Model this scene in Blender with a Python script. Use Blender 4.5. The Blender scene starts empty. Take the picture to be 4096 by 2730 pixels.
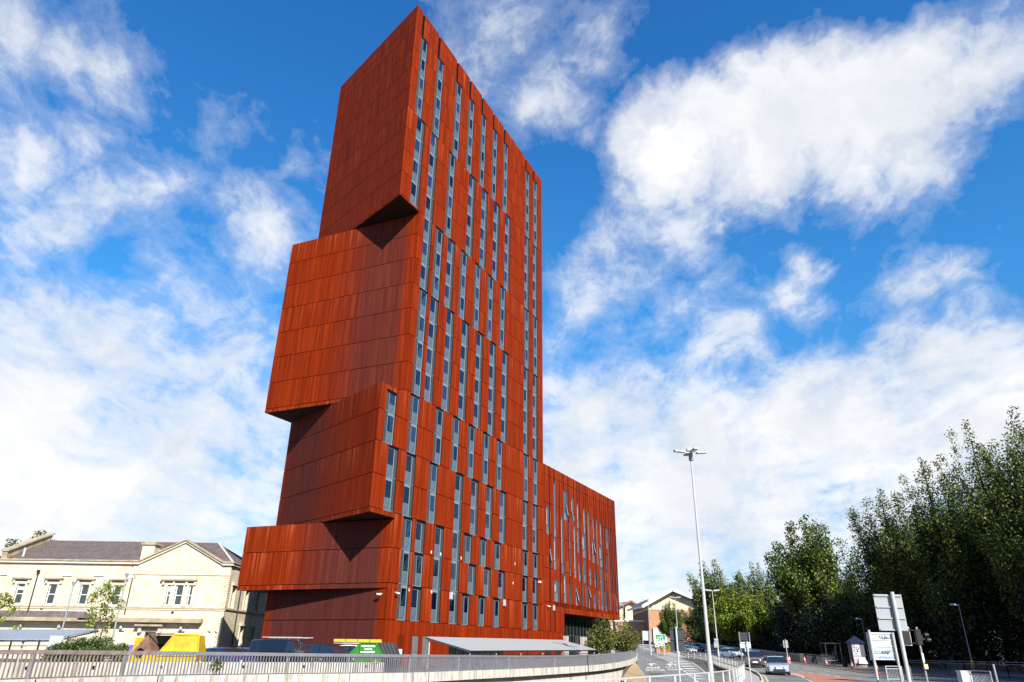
import bpy, math, random
import numpy as np
from mathutils import Vector, Matrix
R = math.radians
rnd = random.Random(7)
scene = bpy.context.scene
col = scene.collection

# ------------------------------------------------------------------ camera
FPX, PITCH, ROLL, EYE = 2776.3, R(24.0325), .014489, 1.7      # focal length in photo pixels (4096 wide)
cam_d = bpy.data.cameras.new('camera'); cam = bpy.data.objects.new('camera', cam_d); col.objects.link(cam)
cam_d.sensor_width = 36; cam_d.lens = FPX/4096*36; cam_d.clip_start = .1; cam_d.clip_end = 6000
cr, sr = math.cos(ROLL), math.sin(ROLL)
_R = Vector((1, 0, 0)); _U = Vector((0, -math.sin(PITCH), math.cos(PITCH))); _F = Vector((0, math.cos(PITCH), math.sin(PITCH)))
Rc = cr*_R + sr*_U; Uc = -sr*_R + cr*_U
cam.matrix_world = Matrix(((Rc.x, Uc.x, -_F.x, 0), (Rc.y, Uc.y, -_F.y, 0), (Rc.z, Uc.z, -_F.z, EYE), (0, 0, 0, 1)))
scene.camera = cam

CLK = 9.9
# ------------------------------------------------------------------ world: sky texture + drifting clouds
SUN_AZ, SUN_EL = R(154.3), R(34.8)                              # azimuth clockwise from +Y
w = bpy.data.worlds.new('World'); scene.world = w; w.use_nodes = True
nt = w.node_tree; nt.nodes.clear()
def N(t, **k):
    n = nt.nodes.new(t)
    for a, b in k.items(): setattr(n, a, b)
    return n
def mth(op, a, b=None, c=None, clamp=False):
    n = N('ShaderNodeMath', operation=op); n.use_clamp = clamp
    for i, v in enumerate((a, b, c)):
        if v is None: continue
        if isinstance(v, (int, float)): n.inputs[i].default_value = v
        else: nt.links.new(v, n.inputs[i])
    return n.outputs[0]
def vm(op, a, b=None):
    n = N('ShaderNodeVectorMath', operation=op)
    for i, v in enumerate((a, b)):
        if v is None: continue
        if isinstance(v, (tuple, list)): n.inputs[i].default_value = v
        else: nt.links.new(v, n.inputs[i])
    return n
def ramp(fac, stops, interp='EASE'):
    n = N('ShaderNodeValToRGB'); n.color_ramp.interpolation = interp
    el = n.color_ramp.elements
    while len(el) < len(stops): el.new(.5)
    for e, (p, c) in zip(el, stops): e.position = p; e.color = (c if len(c) == 4 else (*c, 1)) if isinstance(c, tuple) else (c, c, c, 1)
    nt.links.new(fac, n.inputs[0]); return n.outputs[0]
out = N('ShaderNodeOutputWorld'); bg = N('ShaderNodeBackground'); nt.links.new(bg.outputs[0], out.inputs[0])
sky = N('ShaderNodeTexSky'); sky.sky_type = 'NISHITA'; sky.sun_disc = False
sky.sun_elevation = SUN_EL; sky.sun_rotation = SUN_AZ; sky.air_density = 1.0; sky.dust_density = .3; sky.ozone_density = 3.5; sky.altitude = 50
tc = N('ShaderNodeTexCoord'); dirv = tc.outputs['Generated']
hs = N('ShaderNodeHueSaturation'); hs.inputs['Saturation'].default_value = 1.12; hs.inputs['Value'].default_value = 1.0
nt.links.new(sky.outputs[0], hs.inputs['Color'])
# domain: project direction on a cloud layer high above
sep = N('ShaderNodeSeparateXYZ'); nt.links.new(dirv, sep.inputs[0])
zc = mth('ADD', mth('MAXIMUM', sep.outputs[2], 0.0), .16)
px = mth('DIVIDE', sep.outputs[0], zc); py = mth('DIVIDE', sep.outputs[1], zc)
cmb = N('ShaderNodeCombineXYZ'); nt.links.new(px, cmb.inputs[0]); nt.links.new(py, cmb.inputs[1])
def noise(vec, scale, detail=6, rough=.55, dist=0., w=None):
    n = N('ShaderNodeTexNoise'); n.inputs['Scale'].default_value = scale; n.inputs['Detail'].default_value = detail
    n.inputs['Roughness'].default_value = rough; n.inputs['Distortion'].default_value = dist
    nt.links.new(vec, n.inputs['Vector']); return n
mp = N('ShaderNodeMapping'); nt.links.new(cmb.outputs[0], mp.inputs[0]); mp.inputs['Rotation'].default_value = (0, 0, R(35)); mp.inputs['Scale'].default_value = (1.0, .62, 1); mp.inputs['Location'].default_value = (3.1, 1.7, 0)
warp = noise(dirv, 3.2, 5, .6)
wv = vm('MULTIPLY', vm('SUBTRACT', warp.outputs['Color'], (.5, .5, .5)).outputs[0], (.2, .2, .2)).outputs[0]
dw = vm('ADD', dirv, wv).outputs[0]
fine = noise(dirv, 16, 8, .62)
wv2 = vm('MULTIPLY', vm('SUBTRACT', fine.outputs['Color'], (.5, .5, .5)).outputs[0], (.05, .05, .05)).outputs[0]
dw = vm('ADD', dw, wv2).outputs[0]
n1 = noise(mp.outputs[0], 1.7, 9, .6, .25).outputs[0]
n2 = noise(mp.outputs[0], 5.0, 8, .62, .4).outputs[0]
n3 = noise(dw, 22.0, 8, .68, .3).outputs[0]
def raydir(x, y):
    u, v = (x-2048)/FPX, (1365-y)/FPX
    return (Rc*u + Uc*v + _F).normalized()
# big clouds standing in known parts of the sky: (photo x, y, radius in radians, weight)
BIG = [(2700, 640, .085, 1.1), (2850, 500, .09, 1.25), (3050, 380, .11, 1.35), (3250, 330, .11, 1.4), (3050, 600, .09, 1.1), (3420, 430, .11, 1.35), (3600, 330, .09, 1.2), (3620, 620, .085, 1.15), (3400, 700, .07, .95), (3800, 330, .075, .95), (3720, 180, .07, .8), (3920, 250, .06, .7), (2500, 800, .06, .6), (2700, 900, .07, .75), (2450, 950, .06, .5),
       (100, 80, .10, .75), (330, 180, .09, .7), (500, 280, .07, .6), (60, 620, .08, .7), (230, 830, .09, .7), (300, 480, .07, .55), (620, 700, .08, .5), (1000, 480, .08, .6), (1150, 640, .07, .55), (1050, 900, .09, .7), (850, 1180, .07, .6), (200, 1180, .10, .8), (500, 1300, .13, .85), (850, 1450, .12, .8), (150, 1550, .2, 1.0), (650, 1750, .2, .95), (100, 1950, .2, 1.),
       (2050, 100, .09, .5), (2450, 130, .09, .65), (2250, 420, .08, .65), (2350, 560, .05, .5), (2400, 1150, .09, .65), (2720, 1200, .06, .5), (3130, 1050, .05, .6), (3100, 1200, .07, .6), (2900, 1330, .12, .75), (3600, 1130, .06, .6), (3750, 1060, .06, .5), (3560, 1330, .07, .6), (3950, 1350, .08, .7), (2450, 1600, .14, .95), (2800, 1650, .15, 1.0), (3300, 1650, .15, .85), (3950, 1650, .16, 1.05), (2300, 1850, .15, .9), (2700, 2000, .16, .9), (3200, 1950, .14, .8), (3600, 1800, .14, .8)]
acc = None
for x, y, r_, wt in BIG:
    if y > 700 or x < 1300 or x < 2600 and y > 300: r_ *= .80; wt *= .9
    c = raydir(x, y)
    d = vm('DISTANCE', dw, tuple(c)).outputs['Value']
    q = mth('MULTIPLY', mth('SUBTRACT', 1.0, mth('MULTIPLY', d, 1/(r_*1.45)), clamp=True), wt)
    acc = q if acc is None else mth('MAXIMUM', acc, q)
for x, y, r_, wt in ((2830, 60, .11, .55), (3150, 0, .10, .5), (3450, 20, .06, .3), (3950, 620, .09, .4), (3300, 850, .08, .3), (1250, 150, .12, .4), (1150, 900, .05, .2), (2330, 700, .05, .25)):
    d = vm('DISTANCE', dw, tuple(raydir(x, y))).outputs['Value']
    acc = mth('SUBTRACT', acc, mth('MULTIPLY', mth('SUBTRACT', 1.0, mth('MULTIPLY', d, 1/(r_*1.4)), clamp=True), wt))
lowc = mth('SUBTRACT', 1.0, mth('MULTIPLY', sep.outputs[2], 2.6), clamp=True)        # more cover towards the horizon
dens = mth('ADD', mth('ADD', mth('MULTIPLY', acc, .92), mth('MULTIPLY', mth('SUBTRACT', n1, .5), .9)), mth('ADD', mth('MULTIPLY', lowc, .42), mth('ADD', mth('MULTIPLY', mth('SUBTRACT', n2, .5), 1.2), mth('MULTIPLY', mth('SUBTRACT', n3, .5), .55))))
mask = ramp(dens, [(.10, 0.), (.30, .22), (.52, .72), (.78, .98)], 'LINEAR')
ccol = ramp(noise(dw, 5.5, 7, .6).outputs[0], [(.28, (.74, .79, .87)), (.5, (.93, .95, .98)), (.62, (1.04, 1.04, 1.04))], 'LINEAR')
mix = N('ShaderNodeMix', data_type='RGBA'); nt.links.new(mask, mix.inputs[0])
tint = ramp(sep.outputs[2], [(.0, (.46, .44, .44)), (.18, (.40, .50, .56)), (.42, (.29, .70, .84)), (.8, (.20, .61, .86))], 'LINEAR')
skym = vm('MULTIPLY', vm('MULTIPLY', hs.outputs[0], tint).outputs[0], (2.75, 2.75, 2.75)).outputs[0]
cl = vm('MULTIPLY', ccol, (CLK, CLK, CLK)).outputs[0]
nt.links.new(skym, mix.inputs[6]); nt.links.new(cl, mix.inputs[7])
nt.links.new(mix.outputs[2], bg.inputs['Color']); bg.inputs['Strength'].default_value = .054

# ------------------------------------------------------------------ sun
sd = bpy.data.lights.new('sun', 'SUN'); sd.energy = 5.0; sd.angle = R(.5); sd.color = (1, .95, .87)
so = bpy.data.objects.new('sun', sd); col.objects.link(so)
sv = Vector((math.sin(SUN_AZ)*math.cos(SUN_EL), math.cos(SUN_AZ)*math.cos(SUN_EL), math.sin(SUN_EL)))
so.rotation_euler = sv.to_track_quat('Z', 'Y').to_euler(); so.location = sv*100
vs = scene.view_settings; vs.view_transform = 'Standard'; vs.look = 'None'; vs.exposure = .9; vs.gamma = 1; vs.use_curve_mapping = False
scene.render.engine = 'CYCLES'

# ------------------------------------------------------------------ placement helpers
def ray(x, y):
    u, v = (x-2048)/FPX, (1365-y)/FPX
    return Rc*u + Uc*v + _F
def at(x, y, Y):                                   # photo point -> point standing Y metres ahead
    d = ray(x, y); t = Y/d.y
    return Vector((d.x*t, Y, EYE+d.z*t))
def atz(x, y, z):
    d = ray(x, y); t = (z-EYE)/d.z
    return Vector((d.x*t, d.y*t, z))
def interp(p, pts):
    if p <= pts[0][0]: return pts[0][1]
    for (a, b), (c, d) in zip(pts, pts[1:]):
        if p <= c: return b+(d-b)*(p-a)/(c-a)
    return pts[-1][1]
def road_z(Y): return 0. if Y < 60 else (.016*(Y-60) if Y < 120 else (.96+.03*(Y-120) if Y < 420 else 9.96+.012*(Y-420)))
def slip_z(Y): return interp(Y, [(10, -4.2), (30, -3.0), (50, -1.2), (65, -.5), (85, .05), (100, .7), (125, 1.3), (180, 2.76)])
def groundhit(x, y, zf):                            # photo point on a surface z = zf(Y)
    lo, hi = 20., 400.; d = ray(x, y); sl = d.z/d.y
    f = lambda Y: EYE+sl*Y-zf(Y)
    for _ in range(60):
        m = (lo+hi)/2
        if f(m) > 0: lo = m
        else: hi = m
    return Vector((d.x/d.y*lo, lo, zf(lo)))

def gx(px, Y):                                      # sideways distance of a photo column at street level, Y metres ahead
    d = ray(px, 2640); return d.x/d.y*Y

# ------------------------------------------------------------------ materials
MATS = {}
def newmat(name):
    m = bpy.data.materials.new(name); m.use_nodes = True
    return m, m.node_tree, m.node_tree.nodes['Principled BSDF']
def simple(name, c, rough=.7, metal=0., var=.18, scale=4., spec=.4, bump=0., stretch=(1, 1, 1), dirt=0.):
    if name in MATS: return MATS[name]
    m, t, b = newmat(name); L = t.links
    tc = t.nodes.new('ShaderNodeTexCoord'); mp = t.nodes.new('ShaderNodeMapping'); mp.inputs['Scale'].default_value = stretch
    L.new(tc.outputs['Object'], mp.inputs[0])
    n = t.nodes.new('ShaderNodeTexNoise'); n.inputs['Scale'].default_value = scale; n.inputs['Detail'].default_value = 8; n.inputs['Roughness'].default_value = .65
    L.new(mp.outputs[0], n.inputs['Vector'])
    r = t.nodes.new('ShaderNodeValToRGB'); e = r.color_ramp.elements
    e[0].position = .28; e[1].position = .72
    e[0].color = (*[max(0, v*(1-var*1.6-dirt)) for v in c], 1); e[1].color = (*[min(1, v*(1+var)) for v in c], 1)
    L.new(n.outputs[0], r.inputs[0]); L.new(r.outputs[0], b.inputs['Base Color'])
    b.inputs['Roughness'].default_value = rough; b.inputs['Metallic'].default_value = metal; b.inputs['Specular IOR Level'].default_value = spec
    if bump:
        bp = t.nodes.new('ShaderNodeBump'); bp.inputs['Strength'].default_value = bump; bp.inputs['Distance'].default_value = .05
        n2 = t.nodes.new('ShaderNodeTexNoise'); n2.inputs['Scale'].default_value = scale*9; n2.inputs['Detail'].default_value = 4
        L.new(mp.outputs[0], n2.inputs['Vector']); L.new(n2.outputs[0], bp.inputs['Height']); L.new(bp.outputs[0], b.inputs['Normal'])
    MATS[name] = m; return m
def glass(name, tint=(.02, .03, .045), opaque=True, rough=.03, coat=1.0):
    if name in MATS: return MATS[name]
    m, t, b = newmat(name)
    if opaque:
        b.inputs['Base Color'].default_value = (*tint, 1); b.inputs['Roughness'].default_value = rough; b.inputs['IOR'].default_value = 1.6
        b.inputs['Specular IOR Level'].default_value = coat
    else:
        t.nodes.remove(b); o = t.nodes['Material Output']
        tr = t.nodes.new('ShaderNodeBsdfTransparent'); tr.inputs[0].default_value = (*tint, 1)
        g = t.nodes.new('ShaderNodeBsdfGlossy'); g.inputs['Roughness'].default_value = rough; g.inputs[0].default_value = (.85, .92, 1, 1)
        f = t.nodes.new('ShaderNodeFresnel'); f.inputs[0].default_value = 1.9
        mx = t.nodes.new('ShaderNodeMixShader'); t.links.new(f.outputs[0], mx.inputs[0]); t.links.new(tr.outputs[0], mx.inputs[1]); t.links.new(g.outputs[0], mx.inputs[2]); t.links.new(mx.outputs[0], o.inputs[0])
    MATS[name] = m; return m

def corten(name, patina):
    """weathering steel; UV = metres along the wall / height. patina: list of (u, amount) along the wall where rain never reaches."""
    m, t, b = newmat(name); L = t.links; nd = t.nodes.new
    def M(op, a, bb=None, clamp=False):
        n = nd('ShaderNodeMath'); n.operation = op; n.use_clamp = clamp
        for i, v in enumerate((a, bb)):
            if v is None: continue
            if isinstance(v, (int, float)): n.inputs[i].default_value = v
            else: L.new(v, n.inputs[i])
        return n.outputs[0]
    uv = nd('ShaderNodeUVMap'); sp = nd('ShaderNodeSeparateXYZ'); L.new(uv.outputs[0], sp.inputs[0])
    u, v = sp.outputs[0], sp.outputs[1]
    fl = M('FLOOR', M('DIVIDE', M('SUBTRACT', v, 3.93), 2.9))
    def vec(a, bb):
        c = nd('ShaderNodeCombineXYZ'); L.new(a, c.inputs[0]); L.new(bb, c.inputs[1]); return c.outputs[0]
    def nz(vc, sc, det=6, ro=.6):
        n = nd('ShaderNodeTexNoise'); n.inputs['Scale'].default_value = sc; n.inputs['Detail'].default_value = det; n.inputs['Roughness'].default_value = ro; L.new(vc, n.inputs['Vector']); return n.outputs[0]
    def rmp(f, stops):
        r = nd('ShaderNodeValToRGB'); el = r.color_ramp.elements
        while len(el) < len(stops): el.new(1.)
        for e, (p, c) in zip(el, stops): e.position = p; e.color = (*c, 1) if isinstance(c, tuple) else (c, c, c, 1)
        L.new(f, r.inputs[0]); return r.outputs[0]
    def mix(f, a, bb, bt='MIX'):
        n = nd('ShaderNodeMix'); n.data_type = 'RGBA'; n.blend_type = bt
        if isinstance(f, (int, float)): n.inputs[0].default_value = f
        else: L.new(f, n.inputs[0])
        for i, q in ((6, a), (7, bb)):
            if isinstance(q, tuple): n.inputs[i].default_value = (*q, 1)
            else: L.new(q, n.inputs[i])
        return n.outputs[2]
    # run-off streaks: fine along u, very long along v
    st = nz(vec(M('MULTIPLY', u, 3.2), M('ADD', M('MULTIPLY', v, .07), M('MULTIPLY', fl, 3.7))), 1.0, 7, .68)
    st2 = nz(vec(M('MULTIPLY', u, .75), M('ADD', M('MULTIPLY', v, .05), M('MULTIPLY', fl, 1.3))), 1.0, 4, .55)
    blot = nz(vec(u, v), 2.2, 8, .7)
    cell = nd('ShaderNodeTexVoronoi'); cell.voronoi_dimensions = '1D'; cell.feature = 'F1'
    pu = M('ADD', M('MULTIPLY', u, .85), M('MULTIPLY', fl, 17.3)); L.new(pu, cell.inputs['W'])
    edge = nd('ShaderNodeTexVoronoi'); edge.voronoi_dimensions = '1D'; edge.feature = 'DISTANCE_TO_EDGE'; L.new(pu, edge.inputs['W'])
    sc_ = nd('ShaderNodeSeparateColor'); L.new(cell.outputs['Color'], sc_.inputs[0])
    base = rmp(st, [(.25, (.085, .0060, .0015)), (.45, (.165, .0155, .0015)), (.6, (.23, .0240, .0020)), (.8, (.34, .052, .006))])
    tone = M('ADD', .70, M('ADD', M('MULTIPLY', sc_.outputs[0], .17), M('MULTIPLY', st2, .42)))
    tn = nd('ShaderNodeCombineXYZ')
    for i in range(3): L.new(tone, tn.inputs[i])
    base = mix(1.0, base, tn.outputs[0], 'MULTIPLY')
    base = mix(M('MULTIPLY', rmp(blot, [(.42, 0.), (.7, 1.)]), .38), base, (.15, .018, .008))
    # paler run-off wash below the ledges where the boxes step
    vv = M('DIVIDE', v, 75.)
    stops = [(0., 0.)]
    for k_ in (1, 2, 3, 5, 7, 11, 14, 18, 22.9):
        zk = 3.93+2.9*k_; stops += [((zk-2.6)/75., 0.), ((zk-.05)/75., .55 if k_ in (2, 3, 5, 7, 14) else .3), ((zk+.02)/75., 0.)]
    wash = M('MULTIPLY', rmp(vv, stops), M('MULTIPLY', rmp(st, [(.48, 0.), (.62, 1.)]), rmp(st2, [(.42, 0.), (.6, 1.)])))
    base = mix(wash, base, (.50, .13, .045))
    # sheltered plum-brown patina
    if patina:
        f = None
        r = nd('ShaderNodeMapRange'); r.inputs['From Min'].default_value = 0; r.inputs['From Max'].default_value = 18; L.new(u, r.inputs['Value'])
        pat = rmp(r.outputs[0], [(min(1, a/18.), float(c)) for a, c in patina])
        pat = M('MULTIPLY', pat, M('ADD', .72, M('MULTIPLY', st, .45)), True)
        pb = rmp(st, [(.3, (.050, .013, .012)), (.55, (.075, .021, .017)), (.72, (.11, .030, .020)), (.85, (.19, .040, .02))])
        base = mix(pat, base, pb)
    # fine cassette joints
    ln = M('LESS_THAN', edge.outputs['Distance'], .012)
    base = mix(M('MULTIPLY', ln, .22), base, (.09, .012, .006))
    L.new(base, b.inputs['Base Color'])
    b.inputs['Roughness'].default_value = .7; b.inputs['Specular IOR Level'].default_value = .04
    bp = nd('ShaderNodeBump'); bp.inputs['Strength'].default_value = .25; bp.inputs['Distance'].default_value = .02; L.new(st, bp.inputs['Height']); L.new(bp.outputs[0], b.inputs['Normal'])
    MATS[name] = m; return m

def stone(name, c1, c2, mortar, sx=1.1, sy=.33, rough=.85, yscale=1.0):
    """coursed masonry in UV metres"""
    m, t, b = newmat(name); L = t.links; nd = t.nodes.new
    uv = nd('ShaderNodeUVMap')
    br = nd('ShaderNodeTexBrick'); br.inputs['Scale'].default_value = 1.0; br.inputs['Brick Width'].default_value = sx; br.inputs['Row Height'].default_value = sy
    br.inputs['Mortar Size'].default_value = .018; br.inputs['Mortar Smooth'].default_value = .3; br.inputs['Bias'].default_value = 0.
    br.inputs['Color1'].default_value = (*c1, 1); br.inputs['Color2'].default_value = (*c2, 1); br.inputs['Mortar'].default_value = (*mortar, 1)
    L.new(uv.outputs[0], br.inputs['Vector'])
    n = nd('ShaderNodeTexNoise'); n.inputs['Scale'].default_value = .9; n.inputs['Detail'].default_value = 9; n.inputs['Roughness'].default_value = .7; L.new(uv.outputs[0], n.inputs['Vector'])
    r = nd('ShaderNodeValToRGB'); r.color_ramp.elements[0].position = .3; r.color_ramp.elements[0].color = (.72, .68, .62, 1); r.color_ramp.elements[1].position = .7; r.color_ramp.elements[1].color = (1.08, 1.05, 1, 1); L.new(n.outputs[0], r.inputs[0])
    mx = nd('ShaderNodeMix'); mx.data_type = 'RGBA'; mx.blend_type = 'MULTIPLY'; mx.inputs[0].default_value = 1; L.new(br.outputs[0], mx.inputs[6]); L.new(r.outputs[0], mx.inputs[7])
    L.new(mx.outputs[2], b.inputs['Base Color']); b.inputs['Roughness'].default_value = rough; b.inputs['Specular IOR Level'].default_value = .2
    MATS[name] = m; return m
def concrete(name, c, streak=.45):
    m, t, b = newmat(name); L = t.links; nd = t.nodes.new
    uv = nd('ShaderNodeTexCoord'); mp = nd('ShaderNodeMapping'); mp.inputs['Scale'].default_value = (1.4, 1.4, .22); L.new(uv.outputs['Object'], mp.inputs[0])
    n = nd('ShaderNodeTexNoise'); n.inputs['Scale'].default_value = 2.; n.inputs['Detail'].default_value = 10; n.inputs['Roughness'].default_value = .72; L.new(mp.outputs[0], n.inputs['Vector'])
    r = nd('ShaderNodeValToRGB'); el = r.color_ramp.elements
    el[0].position = .34; el[0].color = (*[v*(1-streak) for v in c], 1); el[1].position = .52; el[1].color = (*c, 1)
    e = el.new(.8); e.color = (*[min(1, v*1.12) for v in c], 1)
    L.new(n.outputs[0], r.inputs[0]); L.new(r.outputs[0], b.inputs['Base Color']); b.inputs['Roughness'].default_value = .9; b.inputs['Specular IOR Level'].default_value = .15
    n2 = nd('ShaderNodeTexNoise'); n2.inputs['Scale'].default_value = 30; n2.inputs['Detail'].default_value = 5; L.new(uv.outputs['Object'], n2.inputs['Vector'])
    bp = nd('ShaderNodeBump'); bp.inputs['Strength'].default_value = .3; bp.inputs['Distance'].default_value = .03; L.new(n2.outputs[0], bp.inputs['Height']); L.new(bp.outputs[0], b.inputs['Normal'])
    MATS[name] = m; return m
def leafmat(name, dark, light, trans=.25):
    m, t, b = newmat(name); L = t.links; nd = t.nodes.new
    g = nd('ShaderNodeNewGeometry'); r = nd('ShaderNodeValToRGB'); el = r.color_ramp.elements
    el[0].color = (*dark, 1); el[1].color = (*light, 1); el[0].position = .3; L.new(g.outputs['Random Per Island'], r.inputs[0])
    L.new(r.outputs[0], b.inputs['Base Color']); b.inputs['Roughness'].default_value = .5; b.inputs['Specular IOR Level'].default_value = .3
    tl = nd('ShaderNodeBsdfTranslucent'); L.new(r.outputs[0], tl.inputs[0]); mx = nd('ShaderNodeMixShader'); mx.inputs[0].default_value = trans
    o = t.nodes['Material Output']; L.new(b.outputs[0], mx.inputs[1]); L.new(tl.outputs[0], mx.inputs[2]); L.new(mx.outputs[0], o.inputs[0])
    MATS[name] = m; return m

# ------------------------------------------------------------------ mesh builder
class MB:
    def __init__(s): s.v = []; s.f = []; s.uv = []; s.m = []; s.mats = []
    def mi(s, mat):
        if mat not in s.mats: s.mats.append(mat)
        return s.mats.index(mat)
    def face(s, pts, mat, uvs=None):
        i = len(s.v); s.v += [tuple(p) for p in pts]; s.f.append(tuple(range(i, i+len(pts)))); s.m.append(s.mi(mat))
        s.uv += [tuple(q) for q in uvs] if uvs else [(0, 0)]*len(pts)
    def hexa(s, p, mat, uvo=(0, 0), uvmode='xz'):
        """p: 8 points, bottom 4 (ccw seen from above) then top 4"""
        for q in ((0, 1, 5, 4), (1, 2, 6, 5), (2, 3, 7, 6), (3, 0, 4, 7), (4, 5, 6, 7), (3, 2, 1, 0)):
            pts = [p[k] for k in q]
            if uvmode == 'xz': uv = [(a[0]+uvo[0], a[2]+uvo[1]) for a in pts]
            elif uvmode == 'yz': uv = [(a[1]+uvo[0], a[2]+uvo[1]) for a in pts]
            else: uv = [(a[0]+a[1]+uvo[0], a[2]+uvo[1]) for a in pts]
            s.face(pts, mat, uv)
    def box(s, x0, x1, y0, y1, z0, z1, mat, uvo=(0, 0), uvmode='sum'):
        s.hexa([(x0, y0, z0), (x1, y0, z0), (x1, y1, z0), (x0, y1, z0), (x0, y0, z1), (x1, y0, z1), (x1, y1, z1), (x0, y1, z1)], mat, uvo, uvmode)
    def prism(s, poly, z0, z1, mat, cap=True, topz=None, uvstart=0.):
        n = len(poly); tz = topz or [z1]*n; u = uvstart
        for i in range(n):
            a, b = poly[i], poly[(i+1) % n]; L = math.hypot(b[0]-a[0], b[1]-a[1])
            s.face([(a[0], a[1], z0), (b[0], b[1], z0), (b[0], b[1], tz[(i+1) % n]), (a[0], a[1], tz[i])], mat, [(u, z0), (u+L, z0), (u+L, tz[(i+1) % n]), (u, tz[i])]); u += L
        if cap:
            s.face([(p[0], p[1], z) for p, z in zip(poly, tz)], mat, [(p[0], p[1]) for p in poly])
            s.face([(p[0], p[1], z0) for p in reversed(poly)], mat, [(p[0], p[1]) for p in reversed(poly)])
    def cyl(s, a, b, r0, r1, mat, n=8, cap=True):
        a = Vector(a); b = Vector(b); d = (b-a); L = d.length; d.normalize()
        t = Vector((0, 0, 1)) if abs(d.z) < .9 else Vector((1, 0, 0)); e = d.cross(t).normalized(); g = d.cross(e)
        ca = [a+(e*math.cos(2*math.pi*k/n)+g*math.sin(2*math.pi*k/n))*r0 for k in range(n)]
        cb = [b+(e*math.cos(2*math.pi*k/n)+g*math.sin(2*math.pi*k/n))*r1 for k in range(n)]
        for k in range(n):
            j = (k+1) % n; s.face([ca[j], ca[k], cb[k], cb[j]], mat, [((k+1)/n, 0), (k/n, 0), (k/n, L), ((k+1)/n, L)])
        if cap: s.face(ca, mat); s.face(list(reversed(cb)), mat)
    def bar(s, a, b, wx, wz, mat):
        """box beam between two points, wx wide horizontally, wz high"""
        a = Vector(a); b = Vector(b); d = (b-a).normalized(); e = d.cross(Vector((0, 0, 1)))
        if e.length < 1e-4: e = Vector((1, 0, 0))
        e.normalize(); g = e.cross(d).normalized(); e = e*wx/2; g = g*wz/2
        s.hexa([a-e-g, a+e-g, b+e-g, b-e-g, a-e+g, a+e+g, b+e+g, b-e+g], mat, (0, 0), 'sum')
    def ball(s, c, rx, ry, rz, mat, nu=10, nv=6):
        P = lambda i, j: (c[0]+rx*math.cos(2*math.pi*i/nu)*math.sin(math.pi*j/nv), c[1]+ry*math.sin(2*math.pi*i/nu)*math.sin(math.pi*j/nv), c[2]+rz*math.cos(math.pi*j/nv))
        for i in range(nu):
            for j in range(nv):
                q = [P(i, j), P(i, j+1), P(i+1, j+1), P(i+1, j)]
                if j == 0: q = [q[0], q[1], q[2]]
                elif j == nv-1: q = [q[0], q[1], q[3]]
                s.face(q, mat)
    def mesh(s, name, smooth=False):
        me = bpy.data.meshes.new(name); me.from_pydata(s.v, [], s.f)
        ul = me.uv_layers.new(name='UVMap'); ul.data.foreach_set('uv', [c for q in s.uv for c in q])
        for m_ in s.mats: me.materials.append(m_)
        me.polygons.foreach_set('material_index', s.m)
        if smooth: me.polygons.foreach_set('use_smooth', [True]*len(s.f))
        me.update(); return me
    def build(s, name, parent=None, smooth=False, **tags):
        o = bpy.data.objects.new(name, s.mesh(name, smooth)); col.objects.link(o)
        if parent: o.parent = parent
        for k, v in tags.items(): o[k] = v
        return o
def link(name, me, parent=None, loc=None, rz=0., **tags):
    o = bpy.data.objects.new(name, me); col.objects.link(o)
    if parent: o.parent = parent
    if loc is not None: o.location = loc
    if rz: o.rotation_euler.z = rz
    for k, v in tags.items(): o[k] = v
    return o
def thing(name, label, cat, loc=(0, 0, 0), rz=0., group=None):
    o = bpy.data.objects.new(name, None); col.objects.link(o); o.location = loc; o.rotation_euler = (0, 0, rz); o.empty_display_size = .3
    o['label'] = label; o['category'] = cat
    if group: o['group'] = group
    return o
def dup(root, loc, rz, label, scale=None):
    def cp(o, par):
        c = o.copy(); col.objects.link(c)
        if par: c.parent = par
        for ch in o.children: cp(ch, c)
        return c
    r = cp(root, None); r.location = loc; r.rotation_euler = (0, 0, rz); r['label'] = label
    if scale: r.scale = scale
    return r

# ------------------------------------------------------------------ the rust-red tower
ORTH = R(27.581)
Dv = Vector((math.sin(ORTH), math.cos(ORTH), 0)); Nv = Vector((Dv.y, -Dv.x, 0)); DIST = -37.68
def SN(s, n, z=0): return Dv*s + Nv*(n+DIST) + Vector((0, 0, z))
TROT = math.atan2(Dv.y, Dv.x)                       # local x along the street front, local y into the building
S0 = 50.35
Z = lambda k: 3.93+2.9*k
c_front = corten('corten_steel', None)
c_b2 = corten('corten_steel_end_upper', [(0, 0), (.9, .05), (1.6, .75), (5.5, .8), (8.0, .25), (10.5, 0), (18, 0)])
c_b4 = corten('corten_steel_end_lower', [(0, 0), (.9, .05), (1.5, .95), (6.5, .9), (9., .35), (11, 0), (18, 0)])
c_b3 = corten('corten_steel_end_middle', [(0, .0), (5, .1), (9, .45), (11, .85), (16, .8), (16.9, .3), (18, 0)])
c_b5 = corten('corten_steel_end_base', [(0, 0), (.8, .05), (1.4, 1), (12.8, 1), (13.7, .15), (18, 0)])
c_b1 = corten('corten_steel_end_top', [(0, 0), (.3, .12), (2, .22), (14, .2), (16.5, .1), (18, 0)])
m_core = simple('soffit_steel', (.028, .012, .010), .8, var=.2)
m_joint = simple('joint_shadow', (.02, .012, .01), .9)
m_louv = simple('louvre_bronze', (.048, .043, .040), .7, .0, var=.12, stretch=(1, 1, 14), scale=3)
m_louvb = simple('louvre_blade', (.035, .031, .03), .7, 0)
m_frame = simple('window_frame_grey', (.15, .19, .215), .5, .0, var=.06)
m_sp = simple('spandrel_glass', (.085, .118, .14), .25, 0, var=.25, scale=1.3, spec=.5)
m_dark = simple('dark_reveal', (.008, .008, .009), .95, spec=0.)
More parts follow.
